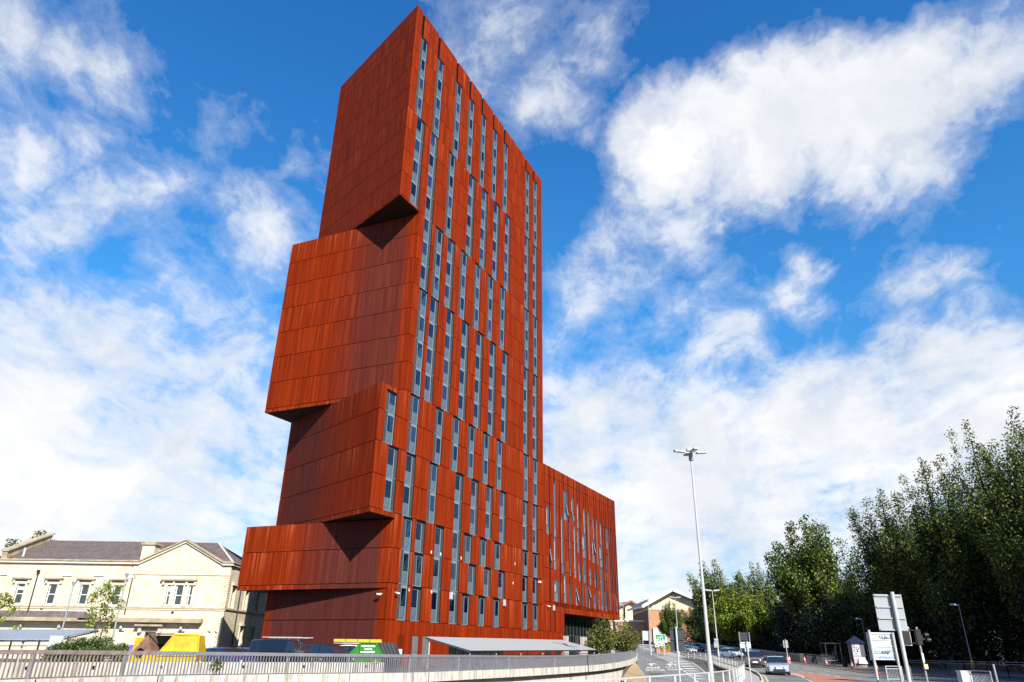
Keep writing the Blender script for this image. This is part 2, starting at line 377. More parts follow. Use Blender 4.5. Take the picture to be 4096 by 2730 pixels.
m_roomsky = simple('room_sky_tint', (.14, .22, .36), .9, var=.6, scale=.8)  # room backing tinted blue to stand in for sky reflected in the panes
m_white = simple('white_blind', (.75, .77, .74), .8, var=.04)
m_cur = simple('lilac_curtain', (.60, .55, .80), .9, var=.35, stretch=(14, 14, .3), scale=1.5)
m_cur2 = simple('violet_curtain', (.26, .20, .55), .9, var=.35, stretch=(14, 14, .3), scale=1.5)
g_win = glass('window_glass', (.75, .82, .9), False)
g_win_o = glass('blue_window_glass', (.012, .03, .075), True)
tower = thing('tower_block', 'tall rust-red steel clad tower of stacked offset boxes with long window strips', 'building', SN(S0, 0), TROT)
TH = .14
def zroof(s): return 71.5+(69.39-71.5)*(s-46.85)/(81.4-46.85)
def loc2(s, n): return (s-S0, -n)
blocks = {  # name: corner s, left end (s, n), z0, z1
 'base': (50.4, (50.56, -14.0), .1, 6.42), 'lower': (50.38, (48.6, -15.95), 6.42, 12.13), 'middle': (46.85, (52.75, -16.5), 12.2, 23.8),
 'upper': (50.35, (49.2, -16.8), 23.83, 44.15), 'top': (46.85, (52.75, -16.55), 44.32, 71.)}
core = MB()
def insetpoly(cs, le, ins=.16):
    a = Vector(loc2(cs, 0)); l = Vector(loc2(*le)); d = (l-a).normalized(); nr = Vector((-d.y, d.x))          # towards +x (inside)
    if nr.x < 0: nr = -nr
    return [a+nr*ins+Vector((0, ins)), Vector((81.25-S0, ins)), Vector((81.25-S0, -le[1])), l+nr*ins]
for nm, (cs, le, z0, z1) in blocks.items():
    p = insetpoly(cs, le)
    if nm == 'top': core.prism([tuple(q) for q in p], z0+.02, z1, m_core, topz=[zroof(cs)-.2, zroof(81.3)-.2, zroof(81.3)-.2, 70.8])
    elif nm in ('base', 'lower'): core.prism([tuple(q) for q in p], z0+.02, (6.40 if nm == 'base' else 12.11), m_core)
    else: core.prism([tuple(q) for q in p], z0+.02, z1-.02, m_core)
core.build('core', tower)
# --- end walls: cassettes between floor joints
def endwall(nm, mat, levels, topz=None):
    cs, le, z0, z1 = blocks[nm]
    a = Vector(loc2(cs, 0)); l = Vector(loc2(*le)); d = (l-a); Lw = d.length; d.normalize(); nr = Vector((-d.y, d.x))
    if nr.x < 0: nr = -nr
    mb = MB(); g = .03
    for zi, zj in zip(levels, levels[1:]):
        za, zb = zi+(g if zi != levels[0] else 0), zj-(g if zj != levels[-1] else 0)
        tb = [zb, zb]
        if topz and zj == levels[-1]: tb = list(topz)
        o0 = a; o1 = l; i1 = l+nr*TH; i0 = a+nr*TH
        P = [o0, i0+Vector((0, 0)), i1, o1]
        pts = [(q.x, q.y, za) for q in P]+[(P[0].x, P[0].y, tb[0]), (P[1].x, P[1].y, tb[0]), (P[2].x, P[2].y, tb[1]), (P[3].x, P[3].y, tb[1])]
        us = [0, 0, Lw, Lw]
        for q in ((3, 0, 4, 7), (0, 1, 5, 4), (2, 3, 7, 6), (4, 5, 6, 7), (3, 2, 1, 0)):
            mb.face([pts[k] for k in q], mat, [(us[k % 4], pts[k][2]) for k in q])
    # a vertical closing strip at the far (left) end returning round the back
    mb.build('end_wall', tower)
ks = lambda a, b: [Z(k) for k in range(a, b+1)]
endwall('base', c_b5, [.1, Z(0), 6.42])
endwall('lower', c_b4, [6.42, Z(1), Z(2), 12.13])
endwall('middle', c_b3, [12.2]+ks(3, 6)+[23.8])
endwall('upper', c_b2, [23.83]+ks(7, 13)+[44.15])
endwall('top', c_b1, [44.32]+ks(14, 22)+[69.2, 71.], topz=(zroof(46.85), 71.03))
# --- street front
STR = []   # strips: s-left, dark side, floor top, floor bottom
def S(sl, side, kt, kb, w=1.5): STR.append((sl, side, kt, kb, w))
S(48.0, 'L', 22, 18, 1.4); S(48.6, 'R', 18, 14, 1.55)
S(51.5, 'L', 22, 18); S(51.42, 'R', 18, 11); S(51.42, 'L', 11, 7, 1.52); S(51.34, 'L', 7, 5, 1.52); S(51.4, 'R', 5, 3, 1.55); S(51.65, 'L', 3, 0, 1.48)
S(55.8, 'L', 22, 18); S(55.27, 'L', 18, 14, 1.45); S(56.15, 'R', 14, 11, 1.52); S(56.75, 'R', 11, 7, 1.55); S(55.7, 'L', 7, 5); S(55.25, 'L', 5, 3); S(53.7, 'R', 3, 2, 1.52); S(53.7, 'L', 2, 1, 1.52); S(53.75, 'R', 1, 0, 1.52); S(56.95, 'R', 3, 0, 1.52)
S(53.58, 'L', 14, 11); S(53.55, 'R', 11, 7, 1.55)
for b_, wb in ((59.02, 1), (62.28, 1), (65.5, 1), (68.68, 1)):
    first = b_ == 59.02
    S(b_+.02, 'L', 22, 18, 1.4 if not first else 1.45); S(b_+.97, 'R', 18, 14, 1.55); S(b_-.06, 'L', 14, 11, 1.46); S(b_+.97, 'R', 11, 7, 1.55); S(b_-.06, 'L', 7, 5, 1.48)
    if first: S(60.08, 'R', 5, 0, 1.56)
    else: S(b_+1.05, 'R', 5, 3, 1.53); S(b_-.04, 'L', 3, 2); S(b_+1.06, 'R', 2, 1, 1.52); S(b_+.0, 'L', 1, 0, 1.46)
for b_ in (75.6, 78.3):
    S(b_, 'L', 22, 18, 1.43)
    for q, (kt, kb) in enumerate(((18, 14), (14, 11), (11, 7), (7, 5), (5, 3), (3, 2), (2, 1), (1, 0))): S(b_, 'RL'[q % 2], kt, kb, 1.46)
S(47.68, 'L', 6.72, 5, 1.55); S(48.62, 'R', 5, 3, 1.55)
front = MB()
def front_left(z):
    return 46.85 if (z > 44.3 or 12.2 < z < 23.79) else 50.36
def panel(mb, s0, s1, z0, z1, zt=None, mat=None, th=TH):
    if s1-s0 < .02: return
    x0, x1 = s0-S0, s1-S0; za = zt[0] if zt else z1; zb = zt[1] if zt else z1
    mb.hexa([(x0, 0, z0), (x1, 0, z0), (x1, th, z0), (x0, th, z0), (x0, 0, za), (x1, 0, zb), (x1, th, zb), (x0, th, za)], mat or c_front, (20+S0, 0), 'xz')
def front_bands(mb, levels, gaps, holes, left, right, g=.03, mat=None, top=None):
    """levels: joints (gapped). holes: (s0,s1,z0,z1). cells are merged per joint band where the hole edges allow"""
    zs = sorted(set([round(z, 3) for z in levels]+[round(h[2], 3) for h in holes]+[round(h[3], 3) for h in holes]))
    zs = [z for z in zs if levels[0]-1e-6 <= z <= levels[-1]+1e-6]
    jl = set(round(z, 3) for z in gaps)
    for a, b in zip(zs, zs[1:]):
        if b-a < .01: continue
        zm = (a+b)/2; L0 = left(zm) if callable(left) else left
        cuts = sorted([(h[0], h[1]) for h in holes if h[2] < zm < h[3]])
        x = L0; iv = []
        for c0, c1 in cuts:
            if c0 > x: iv.append((x, c0))
            x = max(x, c1)
        if x < right: iv.append((x, right))
        for p, q in iv: panel(mb, p, q, a+(g if a in jl else 0), b-(g if b in jl else 0), mat=mat)
def holes_for(kfun=Z): return [(sl, sl+w_, kfun(kb) if kb != int(kb) else Z(kb), Z(kt)) for sl, sd_, kt, kb, w_ in STR]
H = holes_for()
lv = [Z(k) for k in range(0, 23)]
# mini steps of the box edges are joints as well
H2 = [h for h in H]
front_bands(front, [Z(0)]+lv[1:]+[12.2, 23.8, 44.32], lv, H2, front_left, 81.42) if False else None
levels_all = sorted(lv+[12.2, 23.8, 44.32])
front_bands(front, levels_all, lv, H2, front_left, 81.42)
# parapet: slots continue each top louvre up to the roof
slots = [(sl, sl+.42) for sl, sd_, kt, kb, w_ in STR if kt == 22]; slots.sort()
x = 46.85
for a, b in slots+[(81.42, 82)]:
    y0 = x
    while y0 < a-.01:
        y1 = min(a, y0+400)
        front_mid = 70.63
        if zroof(y0) > 70.9:
            ym = min(y1, 61.); front_seg = (y0, y1)
        panel(front, y0, y1, Z(22)+.022, 69.2-.02)
        panel(front, y0, y1, 69.2+.02 if y0 < 60 else 69.2-.018, 70, zt=(zroof(y0), zroof(y1)))
        y0 = y1
    x = b
# base course with vents and openings
BH = [(52.07, 53.17, 1.2, 2.77), (54.3, 55.28, .25, 2.76), (55.9, 56.9, .25, 2.8), (60.27, 71.27, .25, 2.84)]
bs = [50.36, 52.1, 53.16, 53.75, 54.3, 55.28, 55.9, 57.0, 58.2, 59.0, 60.27, 61.4, 62.3, 63.2, 64.6, 65.6, 66.9, 67.8, 68.9, 70.1, 71.27, 73.4, 75.6, 77.1, 78.3, 79.8, 81.42]
for a, b in zip(bs, bs[1:]):
    hs_ = [h for h in BH if h[0] < (a+b)/2 < h[1]]
    g = .012
    if hs_: panel(front, a+g, b-g, hs_[0][3], Z(0)-.022); 
    else: panel(front, a+g, b-g, .1, Z(0)-.022)
    if hs_ and hs_[0][2] > .5: panel(front, a+g, b-g, .1, hs_[0][2])
front.build('front_cladding', tower)
mb = MB(); mb.box(52.1-S0, 53.15-S0, .03, .1, 1.2, 2.76, m_joint)
for q in range(20): mb.box(52.12-S0, 53.13-S0, -.005, .03, 1.22+q*.077, 1.265+q*.077, c_front)
vent = mb.build('wall_vent', tower)
mb = MB(); mb.box(52.35-S0, 52.83-S0, -.03, -.01, 1.3, 1.68, m_white); mb.build('notice', vent)
m_shut = simple('roller_shutter', (.33, .31, .31), .5, .4)
for a, b in ((54.3, 55.28), (55.9, 56.9)):
    mb = MB(); mb.box(a-S0, b-S0, .1, .13, .25, 2.78, m_joint)
    for q in range(30): mb.box(a+.04-S0, b-.04-S0, .05, .1, .27+q*.083, .325+q*.083, m_shut)
    mb.build('louvred_door', tower)
g_shop = glass('shopfront_glass', (.01, .014, .016), True)
mb = MB(); mb.box(60.27-S0, 71.27-S0, .12, .15, .25, 2.84, g_shop)
for q in range(9): mb.box(60.3+q*1.37-S0, 60.38+q*1.37-S0, .06, .12, .25, 2.84, m_dark)
mb.build('shop_window', tower)
m_cam = simple('camera_white', (.7, .72, .72), .4)
def cctv(par, x, z, y=-.02):
    mb = MB(); mb.bar((x, y, z), (x, y-.28, z), .05, .05, m_cam); mb.bar((x-.14, y-.3, z-.06), (x+.2, y-.34, z-.08), .11, .1, m_cam); return mb.build('security_camera', par)
cctv(tower, 51.2-S0, 6.1); 
for s_ in (59.95, 70.9):
    mb = MB(); mb.box(s_-S0, s_+.28-S0, -.22, -.01, 6.1, 6.75, simple('lamp_grey', (.4, .42, .44), .5)); mb.build('wall_light', tower)
# small roosting marks (bird droppings) on a few cassettes
mb = MB()
for s_, z_ in ((56.4, 9.9), (58.0, 9.9), (61.8, 9.95), (73.6, 10.6), (73.2, 8.5), (53.2, 4.9+1.4), (56.8, 6.4)):
    for q in range(4): mb.box(s_+rnd.uniform(-.08, .08)-S0, s_+rnd.uniform(.09, .14)-S0, -.012, -.002-.001*q, z_+q*.06, z_+q*.06+rnd.uniform(.06, .12), m_white)
mb.build('bird_dropping', tower, kind='stuff')
# --- windows and louvres inside the strips
WD = TH-.03
def win_meshes(w_):
    """one storey of window, local origin = lower left, x to the right"""
    fr = MB(); t = .05; h = 2.9
    fr.box(0, w_, .0, .05, h-.16, h-.04, m_frame); fr.box(0, w_, .0, .05, .0, .05, m_frame)
    fr.box(0, t, .0, .06, .05, h-.16, m_frame); fr.box(w_-t-.05, w_, .0, .06, .05, h-.16, m_frame)
    fr.box(t, w_-t-.05, .0, .05, 1.06, 1.11, m_frame); fr.box(t, w_-t-.05, .0, .05, h-.30, h-.16, m_frame)
    fr.box(0, w_, .02, .05, h-.03, h, m_dark)
    sp = MB(); sp.box(t, w_-t-.05, .02, .04, .05, 1.06, m_sp)
    pa = MB(); pa.face([(t, .03, 1.11), (w_-t-.05, .03, 1.11), (w_-t-.05, .03, h-.30), (t, .03, h-.30)], g_win)
    cuts = []
    for kind in range(5):
        c = MB(); x0, x1, z0, z1 = t, w_-t-.05, 1.1, h-.3
        c.box(x0, x1, .10, .11, z0, z1, m_roomsky)
        if kind == 1: c.box(x0+(x1-x0)*.45, x1-.01, .07, .09, z0, z1, m_cur)
        if kind == 2: c.box(x0+.02, x1-.01, .07, .09, z0, z1, m_cur)
        if kind == 3: c.box(x0+.02, x0+(x1-x0)*.6, .07, .09, z0, z1, m_cur2)
        if kind == 4: c.face([(x0, .085, z0), (x1, .085, z0), (x1, .085, z1-.05), (x0+.0, .085, z0+.35)], m_white)
        cuts.append(c)
    return fr, sp, pa, cuts
WCACHE = {}
def get_win(w_):
    k = round(w_, 2)
    if k not in WCACHE:
        fr, sp, pa, cuts = win_meshes(k)
        WCACHE[k] = (fr, sp, pa, cuts, fr.mesh('window_frame'), sp.mesh('spandrel'), pa.mesh('pane'), [c.mesh('curtain') for c in cuts])
    return WCACHE[k]
wins = []
liner = MB(); 
for sl, side, kt, kb, w_ in STR:
    x0 = sl-S0; z0 = Z(kb); z1 = Z(kt)
    lw = .46
    if side == 'L': lx, wx = x0+.0, x0+lw+.02; ww = w_-lw-.02-.09
    else: lx, wx = x0+w_-lw-.05, x0+.01; ww = w_-lw-.07
    # dark jamb on the right side; black head strip stands in for soffit shadow
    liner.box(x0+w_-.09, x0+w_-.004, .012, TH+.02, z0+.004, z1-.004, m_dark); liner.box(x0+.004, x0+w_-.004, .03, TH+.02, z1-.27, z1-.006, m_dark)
    lb = MB(); lb.box(lx, lx+lw, .035, .09, z0+.02, z1-.14 if kt != 22 else z1-.01, m_louv)
    n = int((z1-z0)/2.9*4)
    for q in range(n):
        zz = z0+.05+q*(z1-z0-.2)/n
        lb.box(lx+.015, lx+lw-.015, .028, .035, zz, zz+.02, m_louvb)
    for kk in range(int(math.ceil((z1-z0)/2.9))): lb.box(lx, lx+lw, .02, .035, z0+kk*2.9+.01, z0+kk*2.9+.06, m_frame)
    lb.build('louvre_panel', tower)
    for kk in range(int(math.ceil(kt-kb))):
        wins.append((wx, z0+kk*2.9, ww, kb+kk, sl, (z1-z0)/2.9 if kt != int(kt) else None))
for a, b in slots:
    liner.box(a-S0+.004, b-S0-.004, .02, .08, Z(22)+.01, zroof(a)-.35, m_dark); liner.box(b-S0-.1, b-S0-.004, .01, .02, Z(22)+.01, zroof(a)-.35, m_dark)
liner.build('window_reveal', tower)
wins.sort(key=lambda q: (q[3]*2.9)**2*.35+(q[4]-46)**2)              # nearest to the street corner first
blank = {(51, 0): 4, (51, 1): 4, (51, 2): 4, (53, 1): 4, (51, 8): 4, (51, 10): 4, (53, 11): 4}
rest = MB()
for i, (wx, z, ww, k, sl, _) in enumerate(wins):
    fr, sp, pa, cuts, mfr, msp, mpa, mcu = get_win(ww)
    kind = blank.get((int(sl), int(k)))
    if kind is None: kind = rnd.choices([0, 1, 2, 3], [.46, .30, .20, .1 if k < 3 else .02])[0]
    if k < 1 and 56 < sl < 70: kind = 3
    sc = 1.0
    if k > 5.9 and sl < 48: sc = .72
    if i < 97:
        o = link('window', mfr, tower, (wx, .035, z)); o.scale.z = sc
        link('pane', mpa, o); link('spandrel', msp, o); link('curtain', mcu[kind], o)
    else:
        for src in (fr, sp, pa, cuts[kind]):
            base = len(rest.v); rest.v += [(p[0]+wx, p[1]+.035, p[2]*sc+z) for p in src.v]; rest.uv += src.uv
            rest.f += [tuple(q+base for q in f) for f in src.f]; rest.m += [rest.mi(src.mats[q]) for q in src.m]
rest.build('window', tower, kind='stuff')
mb = MB(); mb.box(79.9-S0, 80.3-S0, -.2, 0, 9.2, 9.4, m_cam); mb.build('wall_sensor', tower)
# camera on the end wall
aw = Vector(loc2(50.4, -.7)); mb = MB(); mb.bar((aw.x, aw.y, 5.95), (aw.x-.35, aw.y, 5.95), .05, .05, m_cam); mb.bar((aw.x-.36, aw.y-.15, 5.87), (aw.x-.42, aw.y+.22, 5.92), .12, .12, m_cam); mb.build('security_camera', tower)

# ------------------------------------------------------------------ the lower office wing
wing = thing('office_wing', 'lower rust-red steel clad wing with irregular slit windows over a glazed undercroft', 'building', SN(S0, 0), TROT)
WR = [(82.4, 83.4, 15.3, 19), (83.15, 83.75, 11.3, 13.9), (84.7, 86.15, 7.4, 10), (84.7, 85.45, 11.2, 15.3), (84.8, 85.55, 15.3, 22.4), (87.1, 88.0, 11.0, 18.4), (87.8, 88.6, 7.4, 10.9), (88.05, 89.45, 18, 21.95), (89.5, 90.2, 7.35, 9.85), (89.6, 90.25, 14.4, 18), (89.8, 90.22, 10.9, 14.3), (90.85, 91.55, 17.95, 21.5), (91.5, 92.15, 10.8, 17.7), (91.7, 92.5, 7.3, 9.65), (92.8, 93.35, 14.25, 17.55), (92.85, 93.55, 17.6, 21.1), (93, 94.2, 10.5, 13), (93.95, 94.27, 7.2, 10.5), (94.65, 96, 13.8, 17.1), (94.75, 95.75, 10.5, 13.75), (95.3, 96, 17.2, 20.7), (95.4, 95.75, 7.2, 10.45), (96.4, 96.95, 7.1, 10.25), (97, 97.5, 13.7, 20.4), (97.05, 97.65, 10.3, 12.65), (98.3, 99.35, 7, 9.3), (98.4, 99.45, 13.5, 16.8), (98.9, 99.4, 16.85, 20.1), (98.95, 100.15, 10.2, 12.4), (100.3, 100.8, 6.95, 9.1), (100.35, 100.85, 13.4, 19.9), (101.25, 102.4, 6.9, 13.1), (101.4, 102.65, 13.2, 16.4), (101.95, 102.6, 16.45, 19.6), (102.8, 104.2, 6.9, 9.9), (103.65, 104.35, 13, 15.2), (104, 104.27, 10, 12.95), (104.4, 105.45, 16.2, 19.2), (105.1, 105.5, 6.9, 16.1), (106.3, 106.9, 9.8, 18.9), (106.4, 106.9, 6.8, 8.8), (107.75, 108.4, 9.7, 14.7), (108, 108.7, 6.9, 9.5), (108.45, 108.95, 15.5, 18.6)]
WS = [83.38, 84.88, 86.65, 88.01, 89.68, 91.65, 92.93, 93.81, 95.32, 96.22, 97.16, 99.61, 100.41, 102.04, 102.87, 103.83, 104.56, 105.8, 106.55, 107.26, 107.96, 108.68]
SE = 109.1
mb = MB(); mb.box(81.42-S0, SE-.1-S0, .16, 16, 6.2, 24.0, m_core); mb.box(81.42-S0, 87.15-S0, .16, 16, .1, 6.19, m_core); mb.build('core', wing)
def wjoint(z): return z
cl = MB(); jz = [7.25, 11.2, 15.3, 19.3, 22.9]
c_wing = corten('corten_steel_wing', None)
holes = [tuple(h) for h in WR]
# grooves filled with black strips as gap shadow: above windows up to the roof, and between stacked windows
grooves = []
for s_ in WS:
    top = 24.3; below = [h for h in WR if h[0]-.05 <= s_ <= h[1]+.15 and h[3] > 14]
    zb = max([h[3] for h in below]) if below else 15.3
    grooves.append((s_-.12, s_+.12, zb if zb > 19 else 7.3, 24.25))
for a, b in ((83.15, 83.37), (84.72, 84.94)): grooves.append((a, b, 3.85, 7.3)); 
grooves += [(83.2, 83.34, 7.3, 11.3), (83.25, 83.36, 13.9, 15.3)]
for g_ in grooves: holes.append(g_)
levs = [3.85]+jz+[24.2]
def leftw(z): return 81.44
def run(levels, left, right, z0, z1):
    front_bands(cl, [z for z in [z0]+[q for q in levels if z0 < q < z1]+[z1]], levels, [h for h in holes], left, right, mat=c_wing)
run(jz, leftw, SE, 7.25, 24.2)
run(jz, leftw, 84.95, 3.85, 7.25)
cl2 = [84.95, 86.0, 86.9, 87.7, 88.6, 89.9, 91.0, 92.4, 93.3, 94.6, 95.4, 96.6, 97.7, 99.0, 100.2, 101.0, 102.5, 103.6, 104.4, 105.6, 106.7, 107.6, 108.4, SE]
for a, b in zip(cl2, cl2[1:]): panel(cl, a+.008, b-.008, 6.15 if a > 87 else 3.85, 7.25-.022, mat=c_wing)
for a, b in zip([81.44, 83.27, 84.85, 86.2], [83.27, 84.85, 86.2, 87.2]):
    panel(cl, a+.01, b-.01, 2.95, 3.83, mat=c_wing)
for a, b in ((81.44, 81.83), (83.7, 84.56), (86.33, 87.2)): panel(cl, a+.01, b-.01, .1, 2.95, mat=c_wing)
# return face at the far end and inner jamb of the undercroft
x = SE-S0
cl.hexa([(x-.14, .0, 6.15), (x, .0, 6.15), (x, 16, 6.15), (x-.14, 16, 6.15), (x-.14, .0, 24.2), (x, .0, 24.2), (x, 16, 24.2), (x-.14, 16, 24.2)], c_wing, (60, 0), 'sum')
cl.build('cladding', wing)
g_wing = glass('wing_glass', (.07, .095, .12), True, .06)
g_wing2 = glass('wing_glass_pale', (.14, .18, .21), True, .15)
m_wf = simple('wing_frame', (.045, .05, .055), .5)
m_blind = simple('pale_blind', (.42, .44, .42), .7)
for i, (a, b, z0, z1) in enumerate(WR):
    f = MB(); x0, x1 = a-S0, b-S0; jw = max(.12, .28*(b-a))
    f.box(x0+.01, x0+.05, .02, .13, z0+.01, z1-.01, m_wf); f.box(x1-jw, x1-.005, .02, .13, z0+.01, z1-.01, m_wf); f.box(x0+.05, x1-jw, .015, .13, z1-.16, z1-.01, m_wf); f.box(x0+.05, x1-jw, .03, .13, z0+.01, z0+.06, m_frame)
    zz = [z for z in (11.1, 15.3) if z0+.4 < z < z1-.4]
    for z in zz: f.box(x0+.05, x1-jw, .03, .125, z-.05, z+.05, m_frame)
    wn = 1 if b-a < .9 else 3
    for q in range(1, wn): f.box(x0+.05+(x1-x0-jw-.05)*q/wn-.02, x0+.05+(x1-x0-jw-.05)*q/wn+.02, .03, .12, z0+.06, z1-.16, m_wf)
    f.box(x0+.05, x1-jw, .04, .12, z0+.9, z0+.95, m_frame)
    o = f.build('window', wing)
    p = MB(); xa, xb = x0+.05, x1-jw
    p.face([(xa, .06, z0+.06), (xb, .06, z0+.06), (xb, .06, z1-.16), (xa, .06, z1-.16)], g_wing)
    p.face([(xa, .056, z0+.06), (xb, .056, z0+.06), (xb, .056, z0+.9), (xa, .056, z0+.9)], g_wing2)
    if i % 3 != 1: p.face([(xa, .053, z0+1.2), (xa+(xb-xa)*.45, .053, z0+1.2), (xa+(xb-xa)*.45, .053, z1-.6), (xa, .053, z1-.6)], m_blind)
    p.build('pane', o)
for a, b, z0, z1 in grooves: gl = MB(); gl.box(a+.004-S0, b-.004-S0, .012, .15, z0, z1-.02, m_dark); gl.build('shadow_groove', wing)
# top-hung panes standing open
m_op = simple('open_pane', (.20, .225, .25), .25, spec=.5)
for a, z, h in ((89.15, 18.7, 1.4), (91.2, 18.2, 1.4), (99.2, 14.9, 1.3), (83.55, 12.1, 1.5), (92.3, 7.9, 1.2), (96.8, 8.6, 1.1)):
    mb = MB(); x0 = a-S0; mb.hexa([(x0-.3, -.22, z), (x0+.08, -.22, z), (x0+.08, -.19, z), (x0-.3, -.19, z), (x0-.3, .02, z+h), (x0+.08, .02, z+h), (x0+.08, .05, z+h), (x0-.3, .05, z+h)], m_op)
    for e in (x0-.3, x0+.05): mb.hexa([(e, -.235, z-.03), (e+.04, -.235, z-.03), (e+.04, -.19, z-.03), (e, -.19, z-.03), (e, .0, z+h), (e+.05, .0, z+h), (e+.05, .05, z+h), (e, .05, z+h)], m_dark)
    mb.build('open_pane', wing)
# undercroft
g_under = glass('undercroft_glass', (.008, .012, .01), True, .05)
mb = MB(); yb = 1.5
mb.box(87.2-S0, SE-.3-S0, yb+.1, yb+.14, .1, 6.18, g_under)
for q in range(19): mb.box(87.3+q*1.18-S0, 87.34+q*1.18-S0, yb+.02, yb+.1, .1, 6.18, m_wf)
mb.box(87.2-S0, SE-.3-S0, yb+.02, yb+.1, 3.55, 3.66, m_wf)
mb.box(87.2-S0, 87.3-S0, .16, yb, .1, 6.18, m_dark); mb.box(87.3-S0, SE-.15-S0, .16, yb+4, 6.185, 6.198, m_core)
mb.build('curtain_wall', wing)
m_conc_c = simple('pale_column', (.42, .38, .34), .8)
for s_ in (89.3, 90.9, 96.4, 97.5, 103.2, 108.6):
    mb = MB(); mb.box(s_-S0, s_+.5-S0, yb-.45, yb-.02, .1, 3.54, m_conc_c); mb.build('column', wing)
cctv(wing, 82.3-S0, 6.75)
mb = MB(); mb.box(84.1-S0, 84.35-S0, -.2, -.01, 6.3, 6.9, simple('lamp_grey', (.4, .42, .44))); mb.build('wall_light', wing)

# ------------------------------------------------------------------ ground, roads, retaining walls
m_asph = simple('asphalt', (.17, .165, .155), .85, var=.10, scale=1.2, bump=.2)
m_asph2 = simple('asphalt_dark', (.085, .085, .09), .8, var=.15, scale=1.2, bump=.2)
m_pave = simple('paving', (.34, .31, .28), .9, var=.12, scale=2.5, bump=.2)
m_paved = simple('paving_dark', (.10, .08, .075), .9, var=.2, scale=2.5, bump=.2)
m_red = simple('red_surfacing', (.36, .15, .10), .85, var=.1, scale=3)
m_mark = simple('road_paint', (.62, .62, .58), .7, var=.12, scale=6)
m_yel = simple('yellow_paint', (.50, .42, .14), .7, var=.15, scale=6)
m_conc = concrete('weathered_concrete', (.52, .48, .41), .58)
m_concd = concrete('grimy_concrete', (.24, .19, .14), .55)
m_concb = concrete('boundary_concrete', (.34, .29, .22), .5)
m_earth = simple('earth', (.09, .07, .05), .95, var=.3, scale=.5)
m_grass = leafmat('grass_blades', (.05, .09, .015), (.20, .26, .04), .2)
def sheet(rows, mat, name, kind='structure', double=False, lift=0.):
    """rows: list of (left point, right point) going away"""
    mb = MB()
    for (a, b), (c, d) in zip(rows, rows[1:]):
        P = [Vector(q)+Vector((0, 0, lift)) for q in (a, b, d, c)]
        mb.face(P, mat, [(p.x, p.y) for p in P])
    return mb.build(name, kind=kind)
PAR = [(-1500, 2770, 24.5, 2628), (-600, 2745, 26.3, 2612), (0, 2723, 29.7, 2600), (500, 2708, 35, 2604), (980, 2700, 40.7, 2610), (1310, 2696.5, 45, 2615), (1640, 2692, 50.5, 2619), (1900, 2683, 58, 2621), (2160, 2673, 68.5, 2623), (2366, 2662, 80, 2619), (2470, 2650, 88, 2612), (2525, 2637, 95, 2605), (2546, 2623, 103, 2601), (2540, 2608, 112, 2590), (2500, 2598, 122, 2578)]
PB = [at(x, yb, Y) for x, yb, Y, yt in PAR]; PT = [at(x, yt, Y) for x, yb, Y, yt in PAR]
def smooth_poly(P, n=4):
    o = []
    for i in range(len(P)-1):
        p0, p1, p2, p3 = P[max(0, i-1)], P[i], P[i+1], P[min(len(P)-1, i+2)]
        for k in range(n):
            t = k/n; o.append(.5*((2*p1)+(-p0+p2)*t+(2*p0-5*p1+4*p2-p3)*t*t+(-p0+3*p1-3*p2+p3)*t**3))
    o.append(P[-1]); return o
PBs = smooth_poly(PB); PTs = smooth_poly(PT)
def offs(P, d):
    o = []
    for i, p in enumerate(P):
        a = P[max(0, i-1)]; b = P[min(len(P)-1, i+1)]; t = Vector((b.x-a.x, b.y-a.y, 0)).normalized(); o.append(p+Vector((-t.y, t.x, 0))*d)      # +d = left of travel = building side
    return o
def ribbon(mb, P0, z0, P1, z1, mat, fl=0.):
    u = 0.
    for i in range(len(P0)-1):
        L = (P0[i+1]-P0[i]).length
        za = [P0[i].z+z0, P0[i+1].z+z0, P1[i+1].z+z1, P1[i].z+z1]
        mb.face([(P0[i].x, P0[i].y, za[0]), (P0[i+1].x, P0[i+1].y, za[1]), (P1[i+1].x, P1[i+1].y, za[2]), (P1[i].x, P1[i].y, za[3])], mat, [(u, za[0]), (u+L, za[1]), (u+L, za[2]), (u, za[3])]); u += L
# ground: one big sheet; sunk where the slip road dives, climbing behind
def gz(x, y): return ((-5.5 if (y < 88 and x < 12) else slip_z(y)-.12)) if y < 125 else (1.3 if x < 0 else 1) and min(1.0 if x < 0 else 14, road_z(y)-.06 if y < 420 else road_z(420)-.06+.01*(y-420))
ys = [-400, -50, 10, 22, 30, 40, 50, 57, 65, 75, 85, 92, 100, 112, 125, 150, 180, 230, 300, 420, 700, 1500, 3000]
xs = [-2500, -600, -200, -80, -40, 0, 20, 40, 60, 90, 140, 250, 700, 2500]
mb = MB()
for i in range(len(xs)-1):
    for j in range(len(ys)-1):
        q = [(xs[i], ys[j]), (xs[i+1], ys[j]), (xs[i+1], ys[j+1]), (xs[i], ys[j+1])]
        mb.face([(a, b, gz(a, b)) for a, b in q], m_earth)
mb.build('ground', kind='structure')
# forecourt deck of the car park behind the railing
dk = offs(PBs, .55); mb = MB(); far = 135
for a, b in zip(dk, dk[1:]):
    mb.face([(a.x, a.y, min(a.z-.02, .9)), (b.x, b.y, min(b.z-.02, .9)), (b.x-30, b.y+60, .25), (a.x-60, a.y+60, .25)], m_paved)
mb.build('walkway', kind='structure')
mb = MB(); pts = [(-140, 24), (-40, 24)]+[(p.x-1.5, p.y+1.2) for p in dk if 26 < p.y < 100]+[(26, 112), (26, 150), (-140, 150)]
mb.face([(p[0], p[1], .22) for p in pts], m_asph2, pts); mb.build('forecourt', kind='structure')
